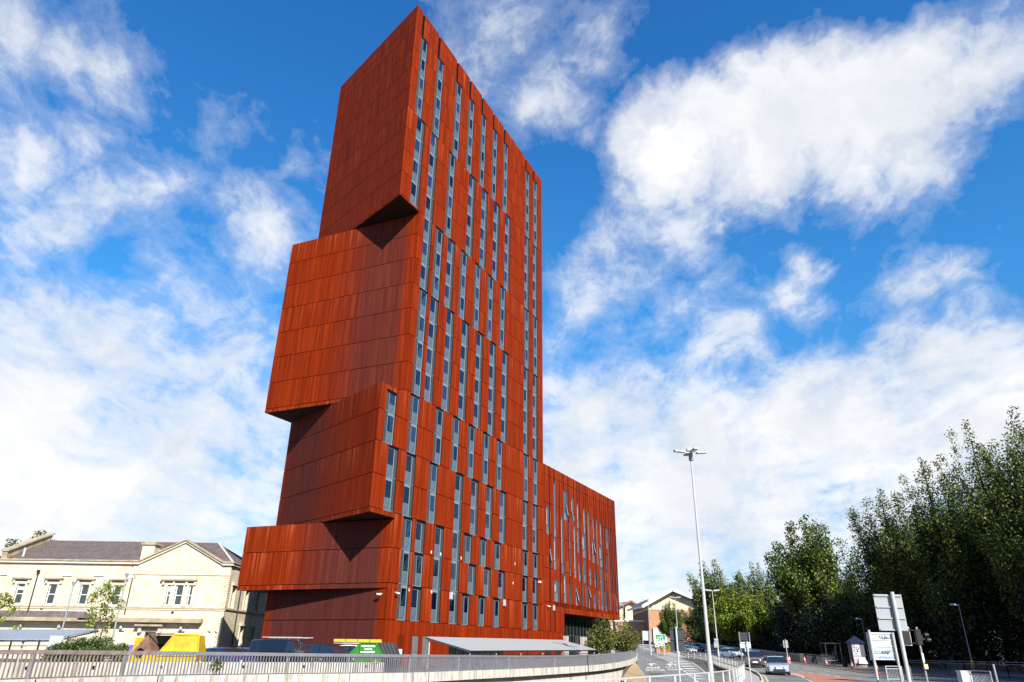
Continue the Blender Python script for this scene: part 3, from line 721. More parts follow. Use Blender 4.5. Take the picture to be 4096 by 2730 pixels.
# retaining wall with overhanging coping under the railing
wall = thing('retaining_wall', 'long curved weathered concrete retaining wall with an overhanging pale coping beam below the grey railing', 'wall')
cope = MB(); A = offs(PBs, -.12); Bk = offs(PBs, .65)
ribbon(cope, A, -.58, A, 0, m_conc); ribbon(cope, A, 0, Bk, 0, m_conc); ribbon(cope, Bk, -.58, A, -.58, m_conc); ribbon(cope, Bk, 0, Bk, -.5, m_conc)
cope.build('coping_beam', wall)
ad = 0.; Ac = offs(PBs, -.125)
for i in range(1, len(Ac)):
    ad += (Ac[i]-Ac[i-1]).length
    if ad > 5.5: ad = 0.; jm = MB(); q = Ac[i]; jm.box(q.x-.015, q.x+.015, q.y-.015, q.y+.03, q.z-.58, q.z+.004, m_dark); jm.build('expansion_joint', wall)
low = MB(); Cc = offs(PBs, .3)
for i in range(len(Cc)-1):
    a, b = Cc[i], Cc[i+1]; za, zb = slip_z(a.y)-.5-5*max(0, min(1, (95-a.y)/12)), slip_z(b.y)-.5-5*max(0, min(1, (95-b.y)/12))
    low.face([(a.x, a.y, za), (b.x, b.y, zb), (b.x, b.y, b.z-.56), (a.x, a.y, a.z-.56)], m_conc, [(i, za), (i+1, zb), (i+1, b.z), (i, a.z)])
low.build('wall_face', wall)
# inner upstand behind the walkway
up = thing('concrete_parapet', 'low board-marked concrete parapet wall standing behind the grey railing in front of the parked vans', 'wall')
U = [p for p in offs(PBs, 2.3) if p.y < 53]; mb = MB()
U2 = [p+Vector((0, 0, 0)) for p in offs(PBs, 2.6) if True][:len(U)]
def uz(p): return max(.98-.006*(p.y-30), p.z+.3)
for i in range(len(U)-1):
    a, b, c, d = U[i], U[i+1], U2[i+1], U2[i]; za, zb = uz(a), uz(b)
    mb.face([(a.x, a.y, .1), (b.x, b.y, .1), (b.x, b.y, zb), (a.x, a.y, za)], m_conc); mb.face([(a.x, a.y, za), (b.x, b.y, zb), (c.x, c.y, zb), (d.x, d.y, za)], m_conc); mb.face([(c.x, c.y, .1), (d.x, d.y, .1), (d.x, d.y, za), (c.x, c.y, zb)], m_conc)
mb.build('wall_panel', up)
mb = MB()
acc_ = 0.
for i in range(0, len(U)-1):
    L = (U[i+1]-U[i]).length; acc_ += L
    if acc_ > 3.4:
        acc_ = 0.; p = U[i]; mb.cyl((p.x, p.y-.02, uz(p)-.22), (p.x+.02, p.y-.06, uz(p)-.22), .07, .07, m_dark)
mb.build('drain_hole', up)
# railing
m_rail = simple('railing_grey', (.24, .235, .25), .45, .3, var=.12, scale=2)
m_railb = simple('railing_rusty_grey', (.26, .20, .17), .6, .2, var=.3, scale=3)
rail = thing('parapet_railing', 'long grey steel railing of upright fins curving along the top of the concrete wall', 'railing')
mb = MB(); o1 = offs(PTs, .0); o2 = offs(PTs, .09)
hh = .17
for i in range(len(PTs)-1):
    a, b, c, d = o1[i], o1[i+1], o2[i+1], o2[i]; m_ = m_railb if a.x < -17.5 else m_rail
    mb.hexa([(a.x, a.y, a.z-hh), (b.x, b.y, b.z-hh), (c.x, c.y, c.z-hh), (d.x, d.y, d.z-hh), tuple(a), tuple(b), tuple(c), tuple(d)], m_)
mb.build('top_rail', rail)
mb = MB(); dist = 0.; seg = []
for i in range(len(PTs)-1):
    L = math.hypot(PTs[i+1].x-PTs[i].x, PTs[i+1].y-PTs[i].y); t = dist
    while t < L:
        f = t/L; p = PTs[i].lerp(PTs[i+1], f); q = PBs[i].lerp(PBs[i+1], f); d = (PTs[i+1]-PTs[i]); d.z = 0; d.normalize(); e = Vector((-d.y, d.x, 0))
        w_ = .022; dep = .085
        if p.y > 81: w_ = .09
        m_ = m_railb if p.x < -17.5 else m_rail
        a = p-d*w_/2; b = p+d*w_/2
        P8 = [a, b, b+e*dep, a+e*dep]; jit = d*rnd.gauss(0, .008)
        mb.hexa([(r_.x+jit.x, r_.y+jit.y, q.z+.01) for r_ in P8]+[(r_.x, r_.y, p.z-.15) for r_ in P8], m_)
        t += .185
    dist = t-L
mb.build('fin_infill', rail)
for i in range(0, len(PTs), 3): 
    mb = MB(); p, q = PTs[i], PBs[i]; mb.box(p.x-.02, p.x+.05, p.y+.08, p.y+.16, q.z, p.z-.02, m_rail); mb.build('post', rail)
# slip road
def kline(pts, zf): return sorted((p.y, p.x) for p in (groundhit(x, y, zf) for x, y in pts))
LK = [(30, 4.)]+kline([(2594, 2740), (2580, 2700), (2549, 2658), (2544, 2632), (2540, 2618), (2534, 2606)], slip_z)+[(180, gx(2522, 180))]
RK = [(30, 7.5), (45, 12.)]+kline([(2838, 2735), (2825, 2700), (2790, 2660), (2716, 2631), (2650, 2617), (2623, 2611)], slip_z)+[(180, gx(2558, 180))]
Ys = [30, 38, 45, 50, 55, 60, 65, 70, 75, 80, 85, 90, 95, 100, 105, 110, 115, 120, 125, 135, 150, 165, 180]
sheet([((interp(y, LK), y, slip_z(y)), (interp(y, RK), y, slip_z(y))) for y in Ys], m_asph, 'slip_road')
m_ochre = simple('ochre_ground', (.36, .26, .13), .9, var=.25, scale=1.5)
sheet([((interp(y, [(p.y, p.x) for p in Cc])+.02, y, slip_z(y)+.02), (interp(y, LK), y, slip_z(y)+.02)) for y in Ys if 500 < y], m_ochre, 'verge') if False else sheet([((interp(y, LK)-w_, y, slip_z(y)+.25), (interp(y, LK), y, slip_z(y)+.02)) for y, w_ in ((62, 2.2), (70, 1.9), (78, 1.5), (86, .9), (92, .3))], m_ochre, 'verge')
# main road surface (also the pavements lie on it)
RAIL = [(14, -9, .9)]+[(Y, gx(px, Y), z) for px, Y, z in ((2200, 22, .9), (2593, 28, .9), (2803, 34, .9), (2900, 39, .9), (2940, 45, .91), (2958, 51, .92), (2969, 57, .93), (2973, 62, .94), (2966, 67, .97), (2939, 73, 1.12), (2875, 87, 1.38), (2823, 107, 1.72), (2721, 123, 2.0))]
KN = [(20, 2.5)]+kline([(3053, 2732), (3044, 2706), (3020, 2690), (2977, 2672)], road_z)+[(95, gx(2905, 95)), (110, gx(2850, 110)), (125, gx(2760, 125)), (180, gx(2640, 180)), (260, gx(2600, 260))]
KF = [(20, 60), (50, 44)]+kline([(3900, 2728), (3700, 2715), (3490, 2699), (3300, 2673), (3139, 2650)], road_z)+[(130, gx(3045, 130)), (200, gx(2740, 200)), (260, gx(2660, 260))]
railx = lambda y: interp(y, [(a, b) for a, b, c in RAIL]) if y < 123 else interp(y, RK)+.2
Yr = [14, 22, 28, 34, 39, 45, 50, 54, 58, 62, 66, 70, 74, 80, 87, 95, 105, 115, 125, 140, 160, 180, 200, 230, 260]
sheet([((railx(y)+.05, y, road_z(y)-.12 if y > 64 else road_z(y)-.06), (interp(y, KF)+8, y, road_z(y)-.06)) for y in Yr], m_pave, 'pavement', lift=.06)
sheet([((interp(y, KN), y, road_z(y)+.004), (interp(y, KF), y, road_z(y)+.004)) for y in Yr if y >= 20], m_asph, 'main_road', lift=.004)
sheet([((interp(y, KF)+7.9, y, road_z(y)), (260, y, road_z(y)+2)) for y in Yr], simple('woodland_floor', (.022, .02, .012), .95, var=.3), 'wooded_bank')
# kerbs
def kerb(poly, name, mat=None, wd=.14, h=.1):
    mb = MB()
    for (y0, x0), (y1, x1) in zip(poly, poly[1:]):
        mb.bar((x0, y0, road_z(y0)+h/2), (x1, y1, road_z(y1)+h/2), wd, h, mat or m_conc)
    mb.build(name, kind='structure')
kp = [(y, interp(y, KN)) for y in range(46, 180, 3)]; kf = [(y, interp(y, KF)+.1) for y in range(50, 250, 3)]
kerb(kp, 'kerb'); kerb(kf, 'kerb')
mb = MB()
for (y0, x0), (y1, x1) in zip(kp[:-2], kp[1:-1]): mb.face([(x0+.25, y0, road_z(y0)+.016), (x0+.42, y0, road_z(y0)+.016), (x1+.42, y1, road_z(y1)+.016), (x1+.25, y1, road_z(y1)+.016)], m_yel)
for (y0, x0), (y1, x1) in zip(kf[3:-2], kf[4:-1]): mb.face([(x0-.5, y0, road_z(y0)+.016), (x0-.36, y0, road_z(y0)+.016), (x1-.36, y1, road_z(y1)+.016), (x1-.5, y1, road_z(y1)+.016)], m_yel)
mb.build('yellow_line', kind='structure')
# shoulder pavement beyond the far kerb, darker asphalt
sheet([((interp(y, KF)+.2, y, road_z(y)+.1), (interp(y, KF)+(16 if y < 90 else 9), y, road_z(y)+.1)) for y in Yr if y > 45], m_paved, 'footway')
# painted markings on the main road
mk = MB()
def quadmark(p, q, wd, zf, mat=m_mark, lift=.018):
    p, q = Vector(p), Vector(q); d = (q-p); d.z = 0; d.normalize(); e = Vector((-d.y, d.x, 0))*wd/2
    P = [p-e, q-e, q+e, p+e]; mk.face([(r_.x, r_.y, zf(r_.y)+lift) for r_ in P], mat)
def dashpx(pts, zf, wd, on, off):
    W = [groundhit(x, y, zf) for x, y in pts]
    for a, b in zip(W, W[1:]):
        L = (b-a).length; t = 0.
        while t < L:
            quadmark(a.lerp(b, t/L), a.lerp(b, min(1, (t+on)/L)), wd, zf); t += on+off
RZ = lambda y: road_z(y)
rdp = [(3159, 2687), (3232, 2693), (3300, 2701), (3372, 2711), (3400, 2716), (3440, 2730), (3262, 2732), (3215, 2708), (3180, 2696)]
W = [groundhit(x, y, RZ) for x, y in rdp]; mbr = MB(); mbr.face([(p.x, p.y, road_z(p.y)+.014) for p in W], m_red); mbr.build('cycle_lane', kind='structure')
dashpx([(3150, 2684), (3232, 2692), (3300, 2700), (3372, 2710)], RZ, .22, 1.3, 1.0)
dashpx([(3150, 2691), (3180, 2698), (3215, 2710), (3240, 2722), (3262, 2734)], RZ, .35, 1.1, .7)
dashpx([(3170, 2665), (3240, 2676), (3330, 2690), (3470, 2706), (3600, 2716)], RZ, .12, 2.5, 3.)
dashpx([(3130, 2668), (3210, 2680), (3300, 2692)], RZ, .12, 2., 3.)
dashpx([(2770, 2600), (2850, 2612), (2960, 2635), (3100, 2668)], RZ, .12, 2., 5.)
for q in range(5):
    a = groundhit(3225+q*22, 2664+q*2.2, RZ); quadmark(a, a+Vector((2.2, -.6, 0)), .3, RZ)
for pts in ([(3395, 2712), (3470, 2719), (3560, 2724)], [(3445, 2721), (3600, 2729)]): dashpx(pts, RZ, .14, 4, .2)
for q in range(6):
    a = groundhit(3262+q*24, 2722+q*.5, RZ); quadmark(a, a+Vector((1.0, .5, 0)), .25, RZ, lift=.022)
# slip road: lane dashes, hatching
SZ = lambda y: slip_z(y)
dashpx([(2543, 2620), (2600, 2642), (2665, 2690)], SZ, .12, 2.0, 4.5)
edge_px = [(2605, 2616), (2640, 2631), (2681, 2651), (2712, 2667), (2746, 2692), (2772, 2713), (2792, 2731)]
dashpx(edge_px, SZ, .22, 2.6, 1.3)
dashpx([(2620, 2611), (2660, 2619), (2716, 2631), (2768, 2651), (2800, 2672), (2832, 2701)], SZ, .1, 30, .1)
HW = [groundhit(x, y, SZ) for x, y in edge_px]; hx = [(p.y, p.x) for p in reversed(HW)]
y = 56.
while y < 122:
    xl = interp(y, hx)+.25; xr = interp(y, RK)-.45
    if xr-xl > .4: quadmark((xl, y, 0), (xr, y+(xr-xl)*.5, 0), 1.15, SZ)
    y += 4.2
mk.build('road_marking', kind='structure')
def lettering(txt, x, y0, y1, wd, zf, name='road_lettering'):
    cu = bpy.data.curves.new(name, 'FONT'); cu.body = txt; cu.size = 1.; cu.extrude = 0.; cu.offset = .02
    t = bpy.data.objects.new('tmp', cu); col.objects.link(t); bpy.context.view_layer.update()
    me = bpy.data.meshes.new_from_object(t); bpy.data.objects.remove(t)
    xsz = max(v.co.x for v in me.vertices); x_0 = min(v.co.x for v in me.vertices); h = max(v.co.y for v in me.vertices)
    for v in me.vertices:
        X = x+(v.co.x-x_0)/(xsz-x_0)*wd; Y = y0+v.co.y/h*(y1-y0); v.co = (X+(Y-y0)*.17, Y, zf(Y)+.02)
    me.materials.append(m_mark); o = link(name, me, kind='structure'); return o
def textbox(txt, size, mat, parent, name, M4, depth=.004):
    cu = bpy.data.curves.new(name, 'FONT'); cu.body = txt; cu.size = size; cu.extrude = depth; cu.align_x = 'CENTER'; cu.align_y = 'CENTER'; cu.offset = size*.02
    t = bpy.data.objects.new('tmp', cu); col.objects.link(t); bpy.context.view_layer.update()
    me = bpy.data.meshes.new_from_object(t); bpy.data.objects.remove(t); me.transform(M4); me.materials.clear(); me.materials.append(mat)
    return link(name, me, parent)
for txt, px0, px1, ya, yb in (('A660', 2573, 2628, 85.2, 88.3), ('SKIPTON', 2570, 2645, 80.6, 83.6), ('CITY', 2652, 2698, 86.2, 89.0), ('A64M', 2657, 2712, 82.3, 85.2)):
    Ym = (ya+yb)/2; lettering(txt, gx(px0, Ym), ya, yb, gx(px1, Ym)-gx(px0, Ym), SZ)
mk = MB()
for px in (2592, 2666):
    X = gx(px, 92); quadmark((X, 90, 0), (X+.6, 93.6, 0), .3, SZ)
    mk.face([(X-.1, 92.6, slip_z(92.6)+.02), (X+1.5, 92.9, slip_z(92.9)+.02), (X+.8, 94.6, slip_z(94.6)+.02)], m_mark)
mk.build('road_arrow', kind='structure')
# ------------------------------------------------------------------ near railing round the mouth of the underpass + its wall
m_galv = simple('galvanised', (.34, .35, .34), .5, .4, var=.1, scale=3)
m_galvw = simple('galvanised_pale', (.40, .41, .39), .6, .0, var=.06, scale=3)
RP = smooth_poly([Vector((x, y, z)) for y, x, z in RAIL], 5)
gr = thing('guard_railing', 'pale galvanised mesh railing looping round the tip of the sunken slip road', 'railing')
mb = MB()
for a, b in zip(RP, RP[1:]):
    mb.bar(a, b, .05, .05, m_galvw)
    mb.bar(a-Vector((0, 0, .5)), b-Vector((0, 0, .5)), .04, .04, m_galv); mb.bar(a-Vector((0, 0, .98)), b-Vector((0, 0, .98)), .04, .04, m_galv)
mb.build('rail', gr)
acc_ = 0.
for a, b in zip(RP, RP[1:]):
    L = (b-a).length; acc_ += L
    if acc_ > 2.2:
        acc_ = 0.; mb = MB(); mb.box(a.x-.035, a.x+.035, a.y-.035, a.y+.035, a.z-1.1, a.z, m_galvw); mb.build('post', gr)
mb = MB()
for a, b in zip(RP, RP[1:]):
    L = (b-a).length; n = max(1, int(L/.2))
    for k in range(n):
        p = a.lerp(b, k/n); mb.box(p.x-.004, p.x+.004, p.y-.004, p.y+.004, p.z-1.0, p.z-.02, m_galv)
    # cranked panel stays on the far run
    if a.y > 62:
        d = (b-a).normalized()
        for k in range(2):
            p = a.lerp(b, k/2); mb.bar(p-Vector((0, 0, .9)), p+d*.35-Vector((0, 0, .5)), .05, .07, m_rail); mb.bar(p+d*.35-Vector((0, 0, .5)), p+d*.1-Vector((0, 0, .08)), .05, .07, m_galv)
mb.build('mesh_infill', gr)
uw = thing('underpass_wall', 'stained brown concrete wall of the sunken slip road below the looping mesh railing', 'wall')
mb = MB(); RO = offs(RP, .12)
for i in range(len(RP)-1):
    a, b = RO[i], RO[i+1]; za, zb = slip_z(a.y)-.6, slip_z(b.y)-.6
    top = lambda p: p.z-1.02
    a2, b2 = RP[i], RP[i+1]
    mb.face([(b.x, b.y, zb), (a.x, a.y, za), (a.x, a.y, top(a)), (b.x, b.y, top(b))], m_concd)
    a3 = a+(a2-a)*3; b3 = b+(b2-b)*3
    mb.face([(a.x, a.y, top(a)), (a3.x, a3.y, top(a)), (b3.x, b3.y, top(b)), (b.x, b.y, top(b))], m_conc)
    mb.face([(a3.x, a3.y, top(a)-.5), (b3.x, b3.y, top(b)-.5), (b3.x, b3.y, top(b)), (a3.x, a3.y, top(a))], m_conc)
mb.build('wall_face', uw)
# boundary wall on the far side of the main road
bw = thing('boundary_wall', 'long grimy concrete boundary wall with pale coping along the far side of the main road under the trees', 'wall')
BW = [(104, gx(3212, 104)), (130, gx(3062, 130)), (160, gx(2890, 160)), (202, gx(2738, 202)), (260, gx(2650, 260))]; BWp = []
for (y0, x0), (y1, x1) in zip(BW, BW[1:]):
    n = int((y1-y0)/3)+1
    for k in range(n): BWp.append(Vector((x0+(x1-x0)*k/n, y0+(y1-y0)*k/n, 0)))
mb = MB(); cp = MB()
for a, b in zip(BWp, BWp[1:]):
    a = Vector((a.x, a.y, road_z(a.y))); b = Vector((b.x, b.y, road_z(b.y)))
    mb.bar(a+Vector((0, 0, .45)), b+Vector((0, -.04, .45)), .25, 1.05, m_concb); cp.bar(a+Vector((0, 0, 1.03)), b+Vector((0, 0, 1.03)), .38, .13, m_conc)
mb.build('wall_panel', bw); cp.build('coping', bw)

# ------------------------------------------------------------------ the old stone building on the left
m_st = stone('sandstone', (.66, .60, .50), (.60, .51, .38), (.50, .43, .33), .75, .3)
m_sts = simple('dressed_sandstone', (.58, .50, .39), .85, var=.12, scale=1.5)
m_stsd = simple('weathered_sandstone', (.36, .29, .19), .9, var=.25, scale=1.2)
m_slate = stone('slate_roof', (.125, .098, .095), (.17, .135, .125), (.07, .06, .065), .35, .22, .7)
m_lead = simple('lead', (.42, .44, .46), .5, var=.1)
m_sash = simple('sash_white', (.72, .74, .72), .5, var=.03)
g_old = glass('sash_glass', (.02, .03, .03), True, .03)
m_pipe = simple('cast_iron', (.012, .022, .018), .5)
YF = 78.; sb = thing('stone_building', 'two-storey Victorian sandstone building with slate roof, gabled bay and white sash windows', 'building', (-35, YF, .2))
def LB(x, y, z): return (x+35, y-YF, z-.2)
def bx(mb, x0, x1, y0, y1, z0, z1, m, **k): mb.box(x0+35, x1+35, y0-YF, y1-YF, z0-.2, z1-.2, m, **k)
X0, X1, XB, XS, EV = -64., -29.7, -40.2, -28.9, 9.9
XS = X1
wins_up = [(-52.1, .85), (-48.7, .85), (-45.3, .85), (-41.85, .85), (-55.6, .85), (-59., .85)]
def wallholes(mb, x0, x1, y, z0, z1, holes, m, th=.35):
    zs = sorted(set([z0, z1]+[h[2] for h in holes]+[h[3] for h in holes]))
    for a, b in zip(zs, zs[1:]):
        zm = (a+b)/2; x = x0
        for h in sorted(h for h in holes if h[2] < zm < h[3]):
            if h[0] > x: bx(mb, x, h[0], y, y+th, a, b, m)
            x = h[1]
        if x < x1: bx(mb, x, x1, y, y+th, a, b, m)
hl = [(x, x+w_, 5.5, 7.5) for x, w_ in wins_up]+[(-36.1, -35.7, 5.55, 7.55), (-35.2, -34.4, 5.55, 7.55), (-33.8, -33.4, 5.55, 7.55), (-37.45, -36.3, .2, 2.9), (-34.25, -33.4, 1.0, 3.07), (-40.3, -39.65, 1.0, 3.05), (-31.1, -30.75, 1.35, 3.1), (-30.4, -30.05, 1.35, 3.1)]
mb = MB()
wallholes(mb, X0, XB, YF+.12, .2, 9.7, [h for h in hl if h[1] < XB], m_st)
wallholes(mb, XB, X1, YF, .2, 9.7, [h for h in hl if h[0] > XB-.2], m_st)
# gable
gz_ = [(-39.6, 9.7), (-30.6, 9.7), (-35.0, 12.05)]
mb.face([LB(-39.6, YF, 9.7), LB(-30.6, YF, 9.7), LB(-35., YF, 12.05)], m_st, [(0, 9.7), (9, 9.7), (4.6, 12.05)])
mb.build('front_wall', sb)
mb = MB(); sh = [(1.2, 2.2, 5.5, 7.5), (5.4, 6.4, 5.5, 7.5), (3.9+5.2, 10.1, 5.5, 7.5), (5.4, 6.4, 1.2, 3.6), (9.1, 10.1, 1.2, 3.6)]
zs = sorted(set([.2, 9.7]+[h[2] for h in sh]+[h[3] for h in sh]))
for a, b in zip(zs, zs[1:]):
    zm = (a+b)/2; x = .35
    for h in sorted(h for h in sh if h[2] < zm < h[3]): bx(mb, X1-.35, X1, YF+x, YF+h[0], a, b, m_st); x = h[1]
    bx(mb, X1-.35, X1, YF+x, YF+14, a, b, m_st)
mb.build('side_wall', sb)
for h in sh:
    f = MB(); bx(f, X1-.25, X1-.2, YF+h[0], YF+h[1], h[2], h[3], m_sash); o = f.build('window', sb); p = MB()
    for za, zb in ((h[2]+.12, (h[2]+h[3])/2-.04), ((h[2]+h[3])/2+.04, h[3]-.1)): bx(p, X1-.2, X1-.185, YF+h[0]+.12, YF+h[1]-.12, za, zb, g_old)
    p.build('pane', o)
    s_ = MB(); bx(s_, X1-.02, X1+.09, YF+h[0]-.25, YF+h[0], h[2]-.1, h[3]+.2, m_sts); bx(s_, X1-.02, X1+.09, YF+h[1], YF+h[1]+.25, h[2]-.1, h[3]+.2, m_sts); bx(s_, X1-.02, X1+.25, YF+h[0]-.35, YF+h[1]+.35, h[3]+.2, h[3]+.45, m_sts); s_.build('window_surround', sb)
def sash(x0, x1, z0, z1, yy, blind=None):
    f = MB(); bx(f, x0, x0+.09, yy+.1, yy+.2, z0, z1, m_sash); bx(f, x1-.06, x1, yy+.1, yy+.2, z0, z1, m_sash); bx(f, x0+.09, x1-.06, yy+.1, yy+.2, z0, z0+.09, m_sash); bx(f, x0+.09, x1-.06, yy+.1, yy+.2, z1-.06, z1, m_sash); zm = (z0+z1)/2; bx(f, x0+.09, x1-.06, yy+.11, yy+.2, zm-.035, zm+.035, m_sash)
    o = f.build('window', sb); p = MB(); bx(p, x0+.09, x1-.06, yy+.16, yy+.18, z0+.09, zm-.035, g_old); bx(p, x0+.09, x1-.06, yy+.16, yy+.18, zm+.035, z1-.06, g_old); p.build('pane', o)
    if blind: p = MB(); bx(p, x0+.1, x1-.07, yy+.145, yy+.155, blind[0], blind[1], m_white); p.build('blind', o)
for h in hl:
    if h[2] > 5: sash(h[0], h[1], h[2], h[3], YF+(.12 if h[1] < XB else 0), (6.9, 7.2) if h[0] < -50 else ((6.95, 7.4) if abs(h[0]+36.1) < .01 else None))
    elif h[2] >= 1: sash(h[0], h[1], h[2], h[3], YF, (1.4, 2.9) if h[0] > -33 or h[0] < -39 else (2.2, 2.9))
for x, w_ in wins_up:
    s_ = MB(); yy = YF+.12
    bx(s_, x-.28, x, yy-.06, yy+.1, 5.42, 7.5, m_sts); bx(s_, x+w_, x+w_+.28, yy-.06, yy+.1, 5.42, 7.5, m_sts); bx(s_, x-.28, x+w_+.28, yy-.07, yy+.1, 7.5, 7.72, m_sts)
    bx(s_, x-.28, x+w_+.28, yy-.04, yy+.1, 7.72, 7.95, m_stsd); bx(s_, x-.55, x+w_+.55, yy-.38, yy+.1, 7.97, 8.12, m_stsd); bx(s_, x-.5, x+w_+.5, yy-.28, yy+.1, 7.9, 7.97, m_sts)
    for e in (x-.45, x+w_+.25): bx(s_, e, e+.2, yy-.22, yy+.05, 7.55, 7.9, m_sts)
    s_.build('window_surround', sb)
s_ = MB()
for a, b in ((-36.4, -36.1), (-35.7, -35.2), (-34.4, -33.8), (-33.4, -33.1)): bx(s_, a, b, YF-.07, YF+.1, 5.45, 7.58, m_sts)
bx(s_, -36.4, -33.1, YF-.08, YF+.1, 7.58, 7.78, m_sts); bx(s_, -36.4, -33.1, YF-.05, YF+.1, 7.78, 7.98, m_stsd); bx(s_, -36.85, -33.05+.0, YF-.4, YF+.1, 8.0, 8.15, m_stsd); bx(s_, -36.8, -33.1, YF-.3, YF+.1, 7.93, 8.0, m_sts)
for e in (-36.65, -35.55, -34.2, -33.3): bx(s_, e, e+.2, YF-.25, YF+.05, 7.58, 7.93, m_sts)
q = [LB(-35.9, YF-.38, 8.15), LB(-34.3, YF-.38, 8.15), LB(-35.1, YF-.38, 8.5)]; q2 = [LB(-35.9, YF+.05, 8.15), LB(-34.3, YF+.05, 8.15), LB(-35.1, YF+.05, 8.5)]
s_.face(q, m_sts); s_.face([q[0], q[2], q2[2], q2[0]], m_stsd); s_.face([q[2], q[1], q2[1], q2[2]], m_stsd)
s_.build('window_surround', sb)
s_ = MB(); bx(s_, -37.75, -37.45, YF-.1, YF+.1, .2, 3.0, m_sts); bx(s_, -36.3, -36.0, YF-.1, YF+.1, .2, 3.0, m_sts); bx(s_, -37.75, -36.0, YF-.12, YF+.1, 3.0, 3.35, m_stsd); bx(s_, -38.4, -35.6, YF-.7, YF+.1, 3.5, 3.66, m_stsd); bx(s_, -38.3, -35.7, YF-.55, YF+.1, 3.4, 3.5, m_sts)
for e in (-38.1, -36.05): bx(s_, e, e+.3, YF-.4, YF+.05, 2.9, 3.4, m_sts)
s_.build('door_surround', sb)
mb = MB(); bx(mb, -37.45, -36.3, YF+.2, YF+.25, .2, 2.9, m_dark); mb.build('door', sb)
# bands and cornices
s_ = MB()
for x0, x1, yy in ((X0, XB, YF+.12), (XB, X1+.12, YF)):
    bx(s_, x0, x1, yy-.12, yy+.02, 5.22, 5.34, m_stsd); bx(s_, x0, x1, yy-.08, yy+.02, 5.1, 5.2, m_sts)
bx(s_, XB, X1+.08, YF-.06, YF+.02, 8.56, 8.62, m_stsd)
bx(s_, X1-.02, X1+.12, YF+.02, YF+14, 5.22, 5.34, m_stsd)
bx(s_, X0, -44.5, YF-.6, YF+.1, 4.0, 4.2, m_stsd); bx(s_, X0, -31.7, YF-.75, YF+.1, 3.86, 3.99, m_stsd); bx(s_, -42.9, -31.7, YF-.65, YF+.1, 4.0, 4.28, m_stsd)
bx(s_, X0, -31.8, YF-.5, YF-.0, .2, 3.85, m_st) if False else None
s_.build('string_course', sb)
s_ = MB(); s_.hexa([LB(X0, YF-.55, 4.2), LB(-43.0, YF-.55, 4.2), LB(-43.0, YF+.1, 4.2), LB(X0, YF+.1, 4.2), LB(X0, YF-.5, 4.22), LB(-43.3, YF-.5, 4.22), LB(-44.2, YF+.1, 4.85), LB(X0, YF+.1, 4.85)], m_slate); s_.build('lean_to_roof', sb)
s_ = MB()
bx(s_, X0, XB, YF-.25, YF+.4, 9.86, 10.02, m_stsd); bx(s_, X0, XB, YF-.15, YF+.4, 9.62, 9.84, m_sts)
bx(s_, XB-.1, -39.55, YF-.35, YF+.4, 9.86, 10.02, m_stsd); bx(s_, XB-.05, -39.55, YF-.25, YF+.4, 9.62, 9.84, m_sts)
bx(s_, -30.65, X1+.35, YF-.35, YF+.4, 9.86, 10.02, m_stsd); bx(s_, -30.65, X1+.25, YF-.25, YF+.4, 9.62, 9.84, m_sts)
bx(s_, X1-.1, X1+.3, YF+.4, YF+14, 9.86, 10.02, m_stsd); bx(s_, X1-.1, X1+.2, YF+.4, YF+14, 9.62, 9.84, m_sts)
def rake(xa, za, xb, zb, y0, y1, t, m):
    s_.hexa([LB(xa, y0, za-t), LB(xb, y0, zb-t), LB(xb, y1, zb-t), LB(xa, y1, za-t), LB(xa, y0, za), LB(xb, y0, zb), LB(xb, y1, zb), LB(xa, y1, za)], m)
rake(-39.6, 10.02, -35.0, 12.3, YF-.35, YF+.4, .16, m_stsd); rake(-35.0, 12.3, -30.6, 10.02, YF-.35, YF+.4, .16, m_stsd)
rake(-39.6, 9.84, -35.0, 12.12, YF-.2, YF+.35, .2, m_sts); rake(-35.0, 12.12, -30.6, 9.84, YF-.2, YF+.35, .2, m_sts)
s_.build('cornice', sb)
rf = MB(); YR = YF+6.5; ZR = 12.75
def rq(pts, m=m_slate, uvx=0):
    uv = [(p[0], (p[2]-10)*2.2) if uvx == 0 else (p[1], (p[2]-10)*2.2) for p in pts]; rf.face([LB(*p) for p in pts], m, uv)
XR = -54.5
rq([(XR, YF+.1, 9.95), (X1, YF+.1, 9.95), (-34.2, YR, ZR), (XR, YR, ZR)])
rq([(X1, YF+.1, 9.95), (X1, YF+14, 9.95), (-34.2, YR, ZR)], uvx=1)
rq([(XR, YR, ZR), (-34.2, YR, ZR), (X1, YF+14, 9.95), (XR, YF+14, 9.95)])
# cross gable behind the pediment
rq([(-39.6, YF+.3, 9.97), (-35.0, YF+.3, 12.2), (-35.0, YF+5.5, 12.2), (-38.0, YF+2, 10.8)], uvx=1); rq([(-35.0, YF+.3, 12.2), (-30.6, YF+.3, 9.97), (-32.5, YF+2, 10.8), (-35., YF+5.5, 12.2)], uvx=1)
rfo = rf.build('roof', sb)
mb = MB(); mb.bar(LB(X1, YF+.1, 10.0), LB(-34.2, YR, ZR+.05), .22, .1, m_sts); mb.bar(LB(XR, YR, ZR+.02), LB(-34.2, YR, ZR+.02), .25, .1, simple('ridge_tile', (.22, .13, .12), .8)); mb.build('ridge_tiles', sb)
ch = MB(); bx(ch, -40.1, -38.75, YF+.8, YF+2.2, 10.0, 11.9, m_st); bx(ch, -40.25, -38.6, YF+.65, YF+2.35, 11.75, 11.97, m_stsd); bx(ch, -40.0, -38.85, YF+.9, YF+2.1, 11.97, 12.1, m_stsd)
ch.build('chimney', rfo)
